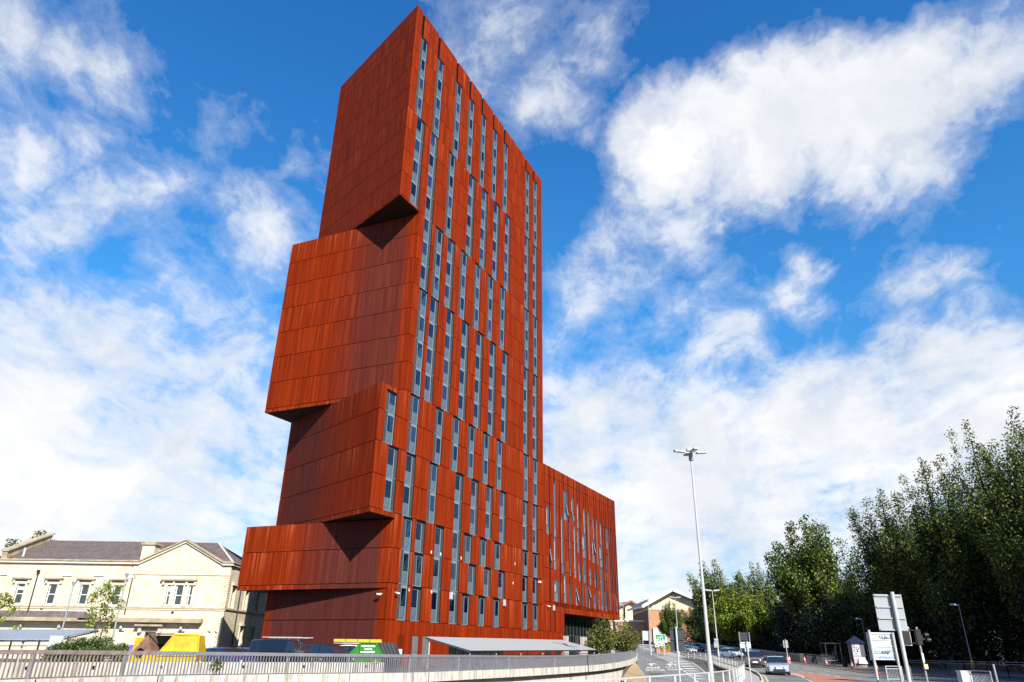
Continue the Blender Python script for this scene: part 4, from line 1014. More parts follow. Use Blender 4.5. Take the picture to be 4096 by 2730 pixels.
ch = MB(); ch.hexa([LB(-54.6, YF+.0, 10.0), LB(-54.0, YF+.0, 10.0), LB(-54.0, YR, ZR), LB(-54.6, YR, ZR), LB(-54.6, YF-.1, 10.75), LB(-54.0, YF-.1, 10.75), LB(-54.0, YR+.3, ZR+.85), LB(-54.6, YR+.3, ZR+.85)], m_stsd)
ch.hexa([LB(-54.75, YF-.2, 10.75), LB(-53.85, YF-.2, 10.75), LB(-53.85, YR+.4, ZR+.85), LB(-54.75, YR+.4, ZR+.85), LB(-54.75, YF-.2, 10.9), LB(-53.85, YF-.2, 10.9), LB(-53.85, YR+.4, ZR+1.), LB(-54.75, YR+.4, ZR+1.)], m_stsd)
ch.build('gable_coping', rfo)
ch = MB(); ch.cyl(LB(-53.1, YF+1.2, 10.2), LB(-53.1, YF+1.2, 11.3), .12, .12, m_lead); ch.cyl(LB(-53.1, YF+1.2, 10.15), LB(-53.1, YF+1.2, 10.35), .3, .22, m_lead); ch.build('vent_pipe', rfo)
for x, z1, z0 in ((-50.14, 8.7, 4.3), (-40.0, 8.4, 4.6), (-54.8, 9.3, .4)):
    mb = MB(); mb.cyl(LB(x, YF-.05, z1), LB(x, YF-.05, z0), .06, .06, m_pipe, 6); mb.box(x-.12+35, x+.12+35, -.2, 0, z1-.3, z1-.0, m_pipe); mb.build('drainpipe', sb)
mb = MB(); mb.cyl(LB(X1+.1, YF+3.6, 9.6), LB(X1+.1, YF+3.6, .5), .07, .07, m_pipe, 6); mb.build('drainpipe', sb)
mb = MB()
for k in range(14): bx(mb, X1-.45 if k % 2 else X1-.3, X1+.04, YF-.04, YF+(.3 if k % 2 else .45), 5.5+k*.22, 5.66+k*.22, m_st)
for k in range(20): bx(mb, X1-.45 if k % 2 else X1-.3, X1+.04, YF-.04, YF+(.3 if k % 2 else .45), .6+k*.22, .76+k*.22, m_st)
mb.build('quoins', sb)
for x in (-54.5, -47.6, -44.2):
    mb = MB(); bx(mb, x, x+1.05, YF-.02, YF+.1, 8.36, 8.48, m_sash); mb.build('flood_light', sb)
for x in (-50.5, -46.5, -40.1, -33.9):
    mb = MB(); bx(mb, x, x+.22, YF-.28, YF-.0, 3.2, 3.55, simple('lamp_grey', (.4, .42, .44))); mb.build('wall_light', sb)
for x, z in ((-49.0, 4.95), (-35.2, 4.75)):
    mb = MB(); bx(mb, x, x+.28, YF-.03 if x > XB else YF+.09, YF+.1, z, z+.22, m_pipe); mb.build('air_vent', sb)

# ------------------------------------------------------------------ far buildings up the hill
m_cream = simple('cream_render', (.62, .50, .33), .85, var=.08, scale=.6)
m_brick = stone('orange_brick', (.46, .20, .11), (.52, .25, .14), (.42, .24, .16), .45, .16)
m_roofg = simple('grey_roof', (.16, .15, .16), .7, var=.1)
m_fasc = simple('white_fascia', (.70, .66, .64), .6)
def P_(x, y, Y): return at(x, y, Y)
bb = thing('brick_building', 'orange brick and cream building with a steep grey gabled roof beyond the road', 'building', P_(2600, 2600, 215))
bo = bb.location
Yb = 215.
def pxz(x, y, Y=Yb): p = at(x, y, Y); return p.x, p.z
xa, za = pxz(2600, 2436); xc, zc_ = pxz(2600, 2540); xp, zp = pxz(2684, 2361); xe, ze = pxz(2752, 2405); xl, zl = pxz(2528, 2442, 240)
gx0, gx1 = xa-.3, xe+4; zE = 13.0; gb = 4.5
xa2 = xa-.0; zmid = pxz(2600, 2440)[1]
mb = MB()
def fq(pts, m, uv=None): mb.face([Vector(p)-bo for p in pts], m, uv or [(p[0]+p[1], p[2]) for p in pts])
fq([(gx0, Yb, gb), (gx1, Yb, gb), (gx1, Yb, zmid), (gx0, Yb, zmid)], m_brick)
fq([(gx0, Yb, zmid), (gx1, Yb, zmid), (gx1, Yb, zp-2.2), (xp, Yb, zp-.3), (gx0, Yb, zmid+3.0)], m_cream)
sx = at(2530, 2442, 250).x
fq([(sx, 250, gb), (gx0, Yb, gb), (gx0, Yb, zmid), (sx, 250, zmid)], simple('brown_brick', (.20, .085, .065), .85, var=.12))
fq([(sx, 250, zmid), (gx0, Yb, zmid), (gx0, Yb, zmid+3.), (sx, 250, zmid+3)], m_cream)
fq([(gx1, Yb, gb), (gx1-12, Yb+34, gb), (gx1-12, Yb+34, zp-2), (gx1, Yb, zp-2.2)], m_brick)
mb.build('wall', bb)
mb = MB(); r0 = Vector((xp, Yb-2, zp)); r1 = at(2550, 2416, 252); e0 = at(2569, 2427, Yb-2); e1 = at(2510, 2442, 250); w0 = Vector((gx1+3, Yb-2, zp-4.6)); w1 = w0+Vector((-14, 40, 0))
for q in ((e0, r0, r1, e1), (r0, w0, w1, r1)): mb.face([p-bo for p in q], m_roofg)
ro = mb.build('roof', bb)
mb = MB(); mb.bar(e0-bo, r0-bo, .35, .8, m_fasc); mb.bar(r0-bo, w0-bo, .35, .8, m_fasc); mb.bar(e0-bo, e1-bo, .3, .6, m_fasc); mb.build('fascia', ro)
def winpx(x0, y0, x1, y1, par=bb, n=1, Y=Yb):
    a = at(x0, y0, Y-.1); b = at(x1, y1, Y-.1); mb = MB(); mb.box(a.x-bo.x, b.x-bo.x, Y-.25-bo.y, Y-.05-bo.y, b.z-bo.z, a.z-bo.z, m_sash); o = mb.build('window', par); mb = MB()
    for k in range(n):
        xx0 = a.x+(b.x-a.x)*k/n+.18; xx1 = a.x+(b.x-a.x)*(k+1)/n-.12; mb.box(xx0-bo.x, xx1-bo.x, Y-.3-bo.y, Y-.26-bo.y, b.z+.7-bo.z, a.z-.2-bo.z, g_old)
    mb.build('pane', o)
winpx(2606, 2423, 2643, 2439, n=4); winpx(2649, 2424, 2659, 2439); winpx(2662, 2425, 2674, 2440, n=2); winpx(2644, 2461, 2655, 2472)
mb = MB(); a = at(2612, 2512, Yb-.6); b = at(2668, 2560, Yb-.6); mb.box(a.x-bo.x, b.x-bo.x, Yb-.7-bo.y, Yb-.2-bo.y, b.z-1-bo.z, a.z-bo.z, m_fasc); mb.build('porch_screen', bb)
mb = MB(); a = at(2568, 2488, Yb+9); mb.box(a.x-8-bo.x, a.x+4-bo.x, Yb+9-bo.y, Yb+15-bo.y, 3-bo.z, a.z-bo.z, simple('tan_brick', (.36, .22, .14), .85)); mb.box(a.x-8.3-bo.x, a.x+4.3-bo.x, Yb+8.7-bo.y, Yb+15.3-bo.y, a.z-bo.z, a.z+.4-bo.z, m_fasc); mb.build('annexe', bb)
cb = thing('cream_building', 'pale cream gabled building with a dark stair window just behind the steel clad wing', 'building', (0, 0, 0))
Yc = 262.; A_ = at(2470, 2420, Yc); B_ = at(2560, 2420, Yc); C_ = at(2522, 2406, Yc); cb.location = (A_.x, Yc, 4); bo2 = Vector(cb.location)
mb = MB()
for pts, m in (([(A_.x-6, Yc, 3), (B_.x, Yc, 3), (B_.x, Yc, A_.z-.6), (C_.x, Yc, C_.z-.3), (A_.x-6, Yc, A_.z-2.2)], m_cream),): mb.face([Vector(p)-bo2 for p in pts], m)
mb.build('wall', cb)
mb = MB(); l_ = Vector((A_.x-8, Yc-1.2, C_.z-5.4)); r_ = Vector((C_.x, Yc-1.2, C_.z)); q_ = Vector((B_.x+3, Yc-1.2, C_.z-3.4))
for q in ((l_, r_, r_+Vector((-6, 25, 0)), l_+Vector((-6, 25, 0))), (r_, q_, q_+Vector((-6, 25, 0)), r_+Vector((-6, 25, 0)))): mb.face([p-bo2 for p in q], m_roofg)
mb.bar(l_-bo2, r_-bo2, .3, .6, simple('dull_red_fascia', (.25, .10, .09))); mb.bar(r_-bo2, q_-bo2, .3, .6, MATS['dull_red_fascia']); mb.build('roof', cb)
mb = MB(); a = at(2492, 2428, Yc-.2); b = at(2502, 2470, Yc-.2); mb.box(a.x-bo2.x, b.x-bo2.x, -.35, -.05, b.z-4, a.z-4, m_dark); mb.build('stair_window', cb)

# ------------------------------------------------------------------ foliage
def leaf_cloud(centers, radii, n, size, seed, elong=1.0, up=0.):
    """numpy cloud of small leaf quads around clump centres; returns verts"""
    r = np.random.default_rng(seed)
    C = np.array(centers, float); Rr = np.array(radii, float); Wt = (Rr**2.2); Wt /= Wt.sum()
    k = r.choice(len(C), n, p=Wt)
    d = r.normal(size=(n, 3)); d /= np.linalg.norm(d, axis=1)[:, None]
    rad = (r.random(n)**.42)[:, None]*Rr[k][:, None]*(1+.25*r.normal(size=(n, 1))*.5)
    P = C[k]+d*rad*np.array([1, 1, elong])
    a = r.normal(size=(n, 3)); a /= np.linalg.norm(a, axis=1)[:, None]; a[:, 2] += up; a /= np.linalg.norm(a, axis=1)[:, None]
    b = np.cross(a, r.normal(size=(n, 3))); b /= np.linalg.norm(b, axis=1)[:, None]
    s = (size*(.55+.8*r.random(n)))[:, None]
    V = np.empty((n, 4, 3)); V[:, 0] = P-a*s*.5; V[:, 1] = P+b*s*.32; V[:, 2] = P+a*s*.5; V[:, 3] = P-b*s*.32
    return V.reshape(-1, 3)
def quads_mesh(name, V, mat):
    me = bpy.data.meshes.new(name); n = len(V)//4
    me.vertices.add(len(V)); me.vertices.foreach_set('co', V.astype(np.float32).ravel()); me.loops.add(len(V)); me.loops.foreach_set('vertex_index', np.arange(len(V), dtype=np.int32))
    me.polygons.add(n); me.polygons.foreach_set('loop_start', np.arange(0, len(V), 4, dtype=np.int32)); me.polygons.foreach_set('loop_total', np.full(n, 4, dtype=np.int32))
    me.materials.append(mat); me.update(calc_edges=True); return me
m_bark = simple('bark', (.07, .055, .04), .95, var=.3, scale=3, stretch=(1, 1, .3))
def tree_mesh(h, w_, seed, n=16000, kind='poplar', leaf=.32, base=.12, clumps=60):
    r = random.Random(seed); mb = MB(); mb.cyl((0, 0, -.5), (0, 0, h*.5), h*.022, h*.012, m_bark, 8, False); C = []; Rr = []
    nl = 34 if kind == 'poplar' else 30
    for i in range(nl):
        f = (i+.5)/nl; ang = i*2.39996+r.uniform(-.35, .35); rr = w_/2*(.18+.82*math.sqrt(r.random()))
        zt = h*(1-(.36 if kind == 'poplar' else .45)*(rr/(w_/2))**1.9)*r.uniform(.88, 1.0); z0 = h*r.uniform(base*.6, .42)
        if r.random() < .35: zt = z0+(zt-z0)*r.uniform(.35, .75)            # lower side limbs
        prev = (0, 0, z0)
        for q in range(1, 10):
            t = q/9; rad = rr*t**.62; sway = .05*rr*math.sin(5*t+i)
            c = (rad*math.cos(ang)+sway, rad*math.sin(ang)-sway, z0+(zt-z0)*t**1.15)
            if q in (3, 6, 9): mb.cyl(prev, c, h*.0075*(1.05-t)+.02, h*.0075*(1.05-t)*.7+.015, m_bark, 5, False); prev = c
            if t > .25:
                cr_ = w_*(.118 if kind == 'poplar' else .125)*(1.25-.85*t)*r.uniform(.75, 1.2)+.15
                C.append((c[0]+r.uniform(-.4, .4), c[1]+r.uniform(-.4, .4), c[2])); Rr.append(cr_)
    top = (0, 0, h*.9); mb.cyl((0, 0, h*.45), top, h*.010, h*.002, m_bark, 6, False)
    for q in range(14):
        t = q/13; C.append((r.uniform(-.5, .5), r.uniform(-.5, .5), h*(.42+.55*t))); Rr.append(w_*(.10-.062*t)+.15)
    V = leaf_cloud(C, Rr, n, leaf, seed, 1.35 if kind == 'poplar' else 1.05, .5)
    return mb.mesh('trunk'), V
TM = {}
def tree(name, label, px, Y, z0, ztop, wm, seed, kind='poplar', n=16000, mat=None, leaf=.32, base=.12, clumps=60, group='trees along the far side of the road', X=None, variant=None, py=None):
    h = ztop-z0; key = variant or seed
    if key not in TM:
        tk, V = tree_mesh(h, wm, seed, n, kind, leaf, base, clumps); TM[key] = (tk, quads_mesh('crown', V, mat), h, wm)
    tk, cm, h0, w0 = TM[key]
    x = X if X is not None else (at(px, py, Y).x if py else at(px, 2350, Y).x)
    t = thing(name, label, 'tree', (x, Y, z0), (seed*1.7) % 6.28, group); t.scale = (wm/w0, wm/w0, h/h0)
    link('trunk', tk, t); link('crown', cm, t); return t
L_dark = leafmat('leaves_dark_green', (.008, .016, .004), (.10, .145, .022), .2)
L_mid = leafmat('leaves_mid_green', (.014, .026, .005), (.21, .28, .04), .25)
L_olive = leafmat('leaves_olive', (.022, .034, .009), (.23, .29, .07), .25)
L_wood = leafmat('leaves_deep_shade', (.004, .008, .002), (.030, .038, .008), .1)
L_lime = leafmat('leaves_lime', (.035, .06, .004), (.34, .40, .03), .3)
L_young = leafmat('leaves_young', (.12, .17, .02), (.36, .40, .08), .35)
def ZT(px, py, Y): return at(px, py, Y).z
def tz(Y): return road_z(Y)+.2
T = [('tall poplar with upright plumes of dark leaves at the right edge of the photo', 4090, 78, 1630, 14, 3, 'poplar', L_dark, 62000, 'A'),
     ('tall dark poplar with ragged plumed top, second from the right edge', 3880, 84, 1690, 14, 4, 'poplar', L_mid, 66000, 'B'),
     ('dark green poplar with several leaning plumes above the big back-to-front road sign', 3700, 88, 1840, 14, 5, 'poplar', L_mid, 62000, 'C'),
     ('poplar with a feathered left outline next to the gap of sky', 3530, 96, 1960, 14, 6, 'poplar', L_mid, 0, 'B'),
     ('broad round-topped tree standing alone left of the tall poplars', 3225, 118, 2070, 15., 7, 'poplar', L_mid, 56000, 'D'),
     ('small drooping tree filling the gap between the lone tree and the poplars', 3400, 108, 2330, 8, 8, 'round', L_mid, 0, 'D'),
     ('olive green tree with a dense rounded top behind the double lamp post', 2860, 165, 2245, 15.5, 9, 'poplar', L_olive, 36000, 'E'),
     ('grey-green tree top peeping out right of the olive green tree', 3015, 172, 2255, 12, 10, 'round', L_olive, 0, 'E'),
     ('bright lime green tree over the retaining wall beside the tall lamp mast', 2940, 146, 2350, 12, 11, 'round', L_lime, 24000, 'F'),
     ('lime green tree fading into shade right of its brighter twin', 3050, 140, 2375, 10, 12, 'round', L_lime, 0, 'F'),
     ('small dark green tree in front of the orange brick building', 2682, 190, 2410, 7.5, 13, 'round', L_mid, 0, 'D')]
for i, (lab, px, Y, pyt, wm, sd_, kd, mt, n, var) in enumerate(T):
    tree('poplar_tree' if kd == 'poplar' else 'broadleaf_tree', lab, px, Y, tz(Y), ZT(px, pyt, Y)+.4, wm, sd_, kd, n or 100, mt, .27 if Y < 100 else .38, .1 if kd == 'poplar' else .14, 70 if kd != 'poplar' else 64, variant=var, py=pyt+60)
# second row filling the dark wood behind, and the shading trees beyond the right edge
k2 = 0
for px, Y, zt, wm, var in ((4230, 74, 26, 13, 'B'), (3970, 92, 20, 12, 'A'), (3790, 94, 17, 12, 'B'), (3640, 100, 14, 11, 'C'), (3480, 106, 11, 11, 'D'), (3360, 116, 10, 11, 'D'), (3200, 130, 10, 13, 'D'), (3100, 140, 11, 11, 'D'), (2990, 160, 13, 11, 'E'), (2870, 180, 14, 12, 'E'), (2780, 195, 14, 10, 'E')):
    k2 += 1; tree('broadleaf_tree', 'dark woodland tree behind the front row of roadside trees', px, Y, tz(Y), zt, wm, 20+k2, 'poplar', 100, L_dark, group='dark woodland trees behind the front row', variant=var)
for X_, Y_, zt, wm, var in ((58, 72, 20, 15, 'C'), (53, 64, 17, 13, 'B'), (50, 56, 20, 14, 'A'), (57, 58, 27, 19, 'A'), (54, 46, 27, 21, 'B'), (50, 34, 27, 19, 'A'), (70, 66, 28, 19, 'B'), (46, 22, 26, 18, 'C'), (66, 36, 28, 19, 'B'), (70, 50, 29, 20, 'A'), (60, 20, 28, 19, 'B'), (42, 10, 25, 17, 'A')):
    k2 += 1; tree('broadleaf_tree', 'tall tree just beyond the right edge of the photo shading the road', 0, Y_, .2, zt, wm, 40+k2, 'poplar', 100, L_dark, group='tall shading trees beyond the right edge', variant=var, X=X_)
# understorey thicket: one mass of shrubs nobody could count
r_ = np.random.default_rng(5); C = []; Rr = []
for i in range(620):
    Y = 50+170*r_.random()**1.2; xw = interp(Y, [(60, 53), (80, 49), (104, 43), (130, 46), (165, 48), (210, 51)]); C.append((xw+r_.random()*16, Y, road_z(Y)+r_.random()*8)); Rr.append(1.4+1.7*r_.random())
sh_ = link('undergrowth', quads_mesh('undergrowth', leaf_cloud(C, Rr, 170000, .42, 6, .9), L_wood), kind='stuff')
# left: young street tree, clump at frame edge, hedge, distant tree top
def thin_tree(label, base, top, seed, n, cw, name='young_tree'):
    h = top-base.z; r = random.Random(seed); mb = MB(); mb.cyl((0, 0, -.3), (h*.03, 0, h*.55), .07, .04, m_bark, 6, False); mb.cyl((h*.03, 0, h*.55), (0, 0, h*.96), .04, .012, m_bark, 5, False); C = []; Rr = []
    for i in range(26):
        z = h*(.42+.56*i/26); a = i*2.4+r.uniform(-.5, .5); rr = cw/2*r.uniform(.3, 1)*(1.05-.5*(i/26)); c = (rr*math.cos(a), rr*math.sin(a)*.8, z); C.append(c); Rr.append(r.uniform(.28, .5)); mb.cyl((0, 0, z-rr*.5), c, .02, .008, m_bark, 4, False)
    t = thing(name, label, 'tree', base); link('trunk', mb.mesh('trunk'), t); link('crown', quads_mesh('crown', leaf_cloud(C, Rr, n, .2, seed, .9), L_young), t); return t
b_ = at(384, 2600, 60); b_.z = .25
thin_tree('slender young tree with sparse yellow-green leaves before the stone building', b_, 6.3, 31, 1250, 3.2)
b_ = at(-70, 2600, 56); b_.z = .25
thin_tree('sparse yellow-green tree cut off by the left edge of the photo', b_, 5.2, 32, 1500, 4.2)
C = [(x, y, z) for x, y, z in ((r_.uniform(-2.6, 2.4), r_.uniform(-1, 1), r_.uniform(-.2, .95)) for _ in range(90))]
t = thing('hedge_bush', 'low spreading green bush between the cycle shelter and the yellow container', 'bush', (gx(375, 50), 50, .3)); C = [(c[0], c[1], (1.25+.35*math.cos(c[0]*.9))*(c[2]+.2)*.8+.2) for c in C]
link('foliage', quads_mesh('foliage', leaf_cloud(C, [.45]*90, 18000, .13, 8, .8), leafmat('leaves_hedge', (.035, .065, .012), (.13, .18, .04), .2)), t)
t = thing('distant_tree', 'dark green tree top showing behind the stone building at the far left', 'tree', (-68, 104, .2)); mbt = MB(); mbt.cyl((0, 0, 0), (0, 0, 12), .3, .15, m_bark); link('trunk', mbt.mesh('trunk'), t)
C = [(r_.normal()*3, r_.normal()*2, 12.0+r_.normal()*1.6) for _ in range(24)]; link('crown', quads_mesh('crown', leaf_cloud(C, [1.2]*24, 5000, .35, 9), L_mid), t)
# two bushy trees in front of the wing's glass undercroft
L_warm = leafmat('leaves_autumn_green', (.07, .075, .015), (.20, .21, .05), .22)
for (px, Y, pyt, wm, sd_, lab) in ((2402, 88, 2468, 3.5, 51, 'dense reddish-green bushy tree before the glazed undercroft, left of a pair'), (2490, 98, 2466, 4.3, 52, 'wide reddish-green bushy tree at the curve of the wall, right of a pair')):
    tree('street_tree', lab, px, Y, .4, ZT(px, pyt, Y), wm, sd_, 'round', 9000, L_warm, .2, .36, 34, 'pair of bushy trees in front of the office wing')

# ------------------------------------------------------------------ vehicles
m_tyre = simple('tyre', (.015, .015, .015), .8); m_rim = simple('alloy', (.45, .46, .48), .3, .8)
g_car = glass('car_glass', (.012, .018, .025), True, .02)
m_trim = simple('black_trim', (.015, .015, .017), .5)
m_lens = simple('headlamp_lens', (.75, .78, .80), .08, spec=1.)
m_chrome = simple('chrome', (.7, .7, .72), .15, .9)
m_plate = simple('number_plate', (.8, .8, .78), .5, var=.02)
def paint(name, c, metal=.3, rough=.22):
    m = simple(name, c, rough, metal, var=.03, spec=.7); b = m.node_tree.nodes['Principled BSDF']; b.inputs['Coat Weight'].default_value = .8; b.inputs['Coat Roughness'].default_value = .04; return m
def loft(mb, secs, mat_of):
    """secs: list of sections (same point count), each a list of 3-D points going round; mat_of(i, j) -> material or None"""
    for i in range(len(secs)-1):
        n = len(secs[i])
        for j in range(n-1):
            m = mat_of(i, j)
            if m is not None: mb.face([secs[i][j], secs[i][j+1], secs[i+1][j+1], secs[i+1][j]], m)
def car(name, label, cat, loc, rz, L=4.3, W=1.76, H=1.5, pm=None, kind='hatch', group=None, plate='YJ64 KXA'):
    """front towards -Y in local space"""
    t = thing(name, label, cat, loc, rz, group); hw = W/2
    if kind == 'van':
        prof = [(-.50, .55, .50), (-.495, .85, .78), (-.44, .98, .93), (-.33, 1.12, 1.08), (-.30, 1.15, 1.14), (-.17, 1.20, H-.1), (-.12, 1.2, H-.02), (0, 1.2, H), (.3, 1.2, H), (.47, 1.2, H-.03), (.50, 1.15, H-.1)]
    elif kind == 'suv':
        prof = [(-.50, .55, .55), (-.49, .86, .80), (-.42, .98, .97), (-.25, 1.06, 1.06), (-.22, 1.08, 1.09), (-.08, 1.10, H-.08), (0, 1.10, H-.01), (.2, 1.1, H), (.38, 1.1, H-.06), (.47, 1.08, 1.15), (.50, .9, .92)]
    elif kind == 'saloon':
        prof = [(-.50, .50, .48), (-.49, .68, .68), (-.42, .80, .80), (-.24, .90, .92), (-.21, .92, .95), (-.06, .94, H-.07), (.02, .94, H-.01), (.14, .94, H), (.28, .94, H-.08), (.40, .93, 1.0), (.50, .85, .86)]
    else:
        prof = [(-.50, .50, .48), (-.49, .72, .70), (-.42, .84, .86), (-.29, .93, .96), (-.26, .95, 1.0), (-.08, .97, H-.06), (0, .97, H-.01), (.16, .97, H), (.36, .96, H-.06), (.45, .95, 1.05), (.50, .85, .88)]
    secs = []
    for f, zs, zr in prof:
        y = f*L; tap = 1-.13*max(0, (abs(f)-.38)/.12)**1.5
        w = hw*tap; rf = max(0., min(1., (zr-zs)/.4)); wr = w*(1-.2*rf) if zr > zs+.05 else w*.86
        zb = .26 if abs(f) < .46 else .32
        zr = max(zr, zs+.01)
        secs.append([(-w*.96, y, zb), (-w, y, zb+.28), (-w*.985, y, zs), (-wr, y, max(zs+.01, zr-.06)), (-wr*.86, y, zr), (0, y, zr+.012), (wr*.86, y, zr), (wr, y, max(zs+.01, zr-.06)), (w*.985, y, zs), (w, y, zb+.28), (w*.96, y, zb)])
    glass_i = {'van': (4,), 'suv': (4,), 'saloon': (4,), 'hatch': (4,)}[kind]
    body = MB(); gl = MB()
    def mo(i, j): return None if (j in (2, 7) and 4 <= i <= (5 if kind == 'van' else 8)) or (i in glass_i and 3 <= j <= 6) or (kind != 'van' and i == 8 and 3 <= j <= 6) else pm
    loft(body, secs, mo)
    for s_ in (secs[0], list(reversed(secs[-1]))):
        body.face(list(s_), pm)
    b_ = body.build('body', t, smooth=False)
    loft(gl, secs, lambda i, j: g_car if mo(i, j) is None and j in (3, 4, 5, 6) and i in glass_i else None)
    gl.build('windscreen', t)
    for sgn, jj in ((-1, 2), (1, 7)):
        g2 = MB(); loft(g2, secs, lambda i, j: g_car if j == jj and mo(i, j) is None else None)
        if g2.f: g2.build('side_window', t)
    if kind != 'van': g2 = MB(); loft(g2, secs, lambda i, j: g_car if i == 8 and 3 <= j <= 6 else None); g2.build('rear_window', t)
    # pillars
    pl = MB()
    for sgn in (-1, 1):
        for f in ((.06, .26) if kind != 'van' else ()): pl = MB(); pl.box(sgn*hw*.90-.02, sgn*hw*.90+.02, f*L-.04, f*L+.04, secs[6][2][2], H-.1, m_trim); pl.build('door_pillar', t)
    yf = -L/2
    for sgn in (-1, 1):
        mb = MB(); z0 = secs[1][2][2]; mb.hexa([(sgn*hw*.55, yf-.01, z0-.16), (sgn*hw*.9, yf+.12, z0-.14), (sgn*hw*.93, yf+.3, z0-.12), (sgn*hw*.55, yf+.12, z0-.14), (sgn*hw*.52, yf+.01, z0-.01), (sgn*hw*.88, yf+.15, z0+.03), (sgn*hw*.9, yf+.34, z0+.06), (sgn*hw*.55, yf+.14, z0+.02)], m_lens); mb.build('headlight', t)
        mb = MB(); mb.ball((sgn*(hw+.1), yf+L*.30, secs[4][2][2]+.06), .12, .08, .09, pm, 8, 5); mb.build('door_mirror', t)
        for f in (-.315, .30):
            wm = MB(); wm.cyl((sgn*(hw-.2), f*L, .32), (sgn*(hw+.01), f*L, .32), .32, .32, m_tyre, 16); o = wm.build('wheel', t)
            wm = MB(); wm.cyl((sgn*(hw), f*L, .32), (sgn*(hw+.02), f*L, .32), .2, .19, m_rim, 12); wm.build('rim', o)
    mb = MB(); mb.box(-hw*.55, hw*.55, yf-.03, yf+.02, .34, .50, m_trim); mb.build('lower_grille', t)
    mb = MB(); mb.box(-hw*.42, hw*.42, yf-.02, yf+.04, secs[1][2][2]-.13, secs[1][2][2]-.03, m_trim); mb.box(-hw*.42, hw*.42, yf-.028, yf-.02, secs[1][2][2]-.06, secs[1][2][2]-.045, m_chrome); mb.build('grille', t)
    mb = MB(); mb.box(-.26, .26, yf-.05, yf-.03, .50, .61, m_plate); o = mb.build('number_plate', t)
    mb = MB(); mb.box(-hw*.8, hw*.8, -L*.48, L*.48, .17, .3, m_trim); mb.build('underbody', t)
    return t
def G(px, py, zf=None): return groundhit(px, py, zf or RZ)
sil = paint('silver_paint', (.55, .57, .60), .5); whi = paint('white_paint', (.75, .76, .76), 0.); brz = paint('bronze_paint', (.16, .105, .075), .6); nvy = paint('navy_paint', (.010, .016, .045), .3); blk = paint('black_paint', (.008, .008, .012), .2); blu = paint('blue_paint', (.02, .04, .22), .4); mar = paint('maroon_paint', (.05, .008, .018), .3); lgr = paint('pale_grey_paint', (.42, .45, .48), .5); dbl = paint('dark_car_paint', (.02, .025, .05), .3)
car('parked_car', 'tmp', 'car', (0, 0, 0), 0, pm=blk) if False else None
p = G(3112, 2703); car('silver_hatchback', 'silver-white hatchback nearest the camera on the road, facing forwards', 'car', (p.x*(p.y+2.1)/p.y, p.y+2.1, road_z(p.y)), R(-15), 4.45, 1.76, 1.49, sil, 'saloon')
p = G(3028, 2673); car('bronze_suv', 'bronze brown sport utility car driving just behind the silver hatchback', 'car', (p.x*(p.y+2.4)/p.y-.2, p.y+2.4, road_z(p.y+1)), R(-16), 4.6, 1.88, 1.7, brz, 'suv')
p = G(2957, 2636); car('white_hatchback', 'small white hatchback driving beside the concrete boundary wall', 'car', (p.x-.6, p.y+2.0, road_z(p.y+1)), R(22), 4.1, 1.76, 1.56, whi, 'hatch')
p = G(2808, 2608); car('silver_grey_saloon', 'silver grey saloon car right of an older pale car behind the mesh railing', 'car', (p.x-.8, p.y+2.2, road_z(p.y)), R(20), 4.7, 1.85, 1.5, lgr, 'suv')
p = G(2776, 2616); car('pale_estate_car', 'older pale silver car partly behind the mesh railing, left of the grey saloon', 'car', (p.x-.8, p.y+2.2, road_z(p.y)), R(24), 4.4, 1.75, 1.42, sil, 'saloon')
p = G(2618, 2578); car('silver_estate_car', 'distant silver car half hidden behind the green direction sign', 'car', (p.x, p.y, road_z(p.y)), R(15), 4.4, 1.8, 1.5, lgr, 'hatch')
p = G(2575, 2569); car('dark_hatchback', 'distant dark blue car left of the white-backed sign above the grass planter', 'car', (p.x-2, p.y, road_z(p.y)), R(20), 4.3, 1.8, 1.45, dbl, 'hatch')
# parked behind the railing
def rack(par, W, L, z, m, n=4):
    for sx in (-1, 1):
        mb = MB(); mb.bar((sx*W/2, -L/2, z), (sx*W/2, L/2, z), .05, .05, m); mb.build('rack_rail', par)
    for k in range(n):
        mb = MB(); y = -L/2+L*(k+.5)/n; mb.bar((-W/2, y, z-.03), (W/2, y, z-.03), .05, .04, m); mb.build('rack_bar', par)
v = car('black_van', 'black panel van with a silver roof rack parked in front of the tower base', 'van', (gx(1140, 52), 52., .22), R(70), 5.0, 1.9, 1.98, blk, 'van'); rack(v, 1.4, 3.1, 2.1, m_galvw)
car('dark_pickup', 'dark four-door pickup parked between the black van and the amber-barred white van', 'pickup', (gx(1318, 54.5), 54.5, .22), R(66), 4.9, 1.85, 1.72, nvy, 'suv')
v = car('white_van', 'white van with a long amber light bar on its roof, beside the green skip', 'van', (gx(1430, 59), 59.5, .22), R(64), 4.8, 1.85, 1.72, whi, 'suv')
m_amber = simple('amber_lens', (.75, .36, .015), .2, spec=.8, var=.05)
mb = MB()
for k in range(4): mb.box(-1.9+k*.95, -1.02+k*.95, -.2, .2, 0, .2, m_amber)
o = mb.build('amber_light_bar', v); o.location = (0, .2, 1.93); o.rotation_euler.z = R(-64)
mb = MB(); mb.box(-1.9, 1.9, -.1, .1, -.12, -.01, m_galvw); q = mb.build('bar_mount', v); q.location = (0, .2, 1.93); q.rotation_euler.z = R(-64)
car('blue_car', 'blue car parked nose-on behind the railing near two traffic cones', 'car', (gx(905, 49), 49., .22), R(58), 4.2, 1.75, 1.42, blu, 'hatch')
car('maroon_car', 'dark maroon car wedged between the blue car and the black van', 'car', (gx(990, 55), 55., .22), R(55), 4.3, 1.75, 1.42, mar, 'hatch')

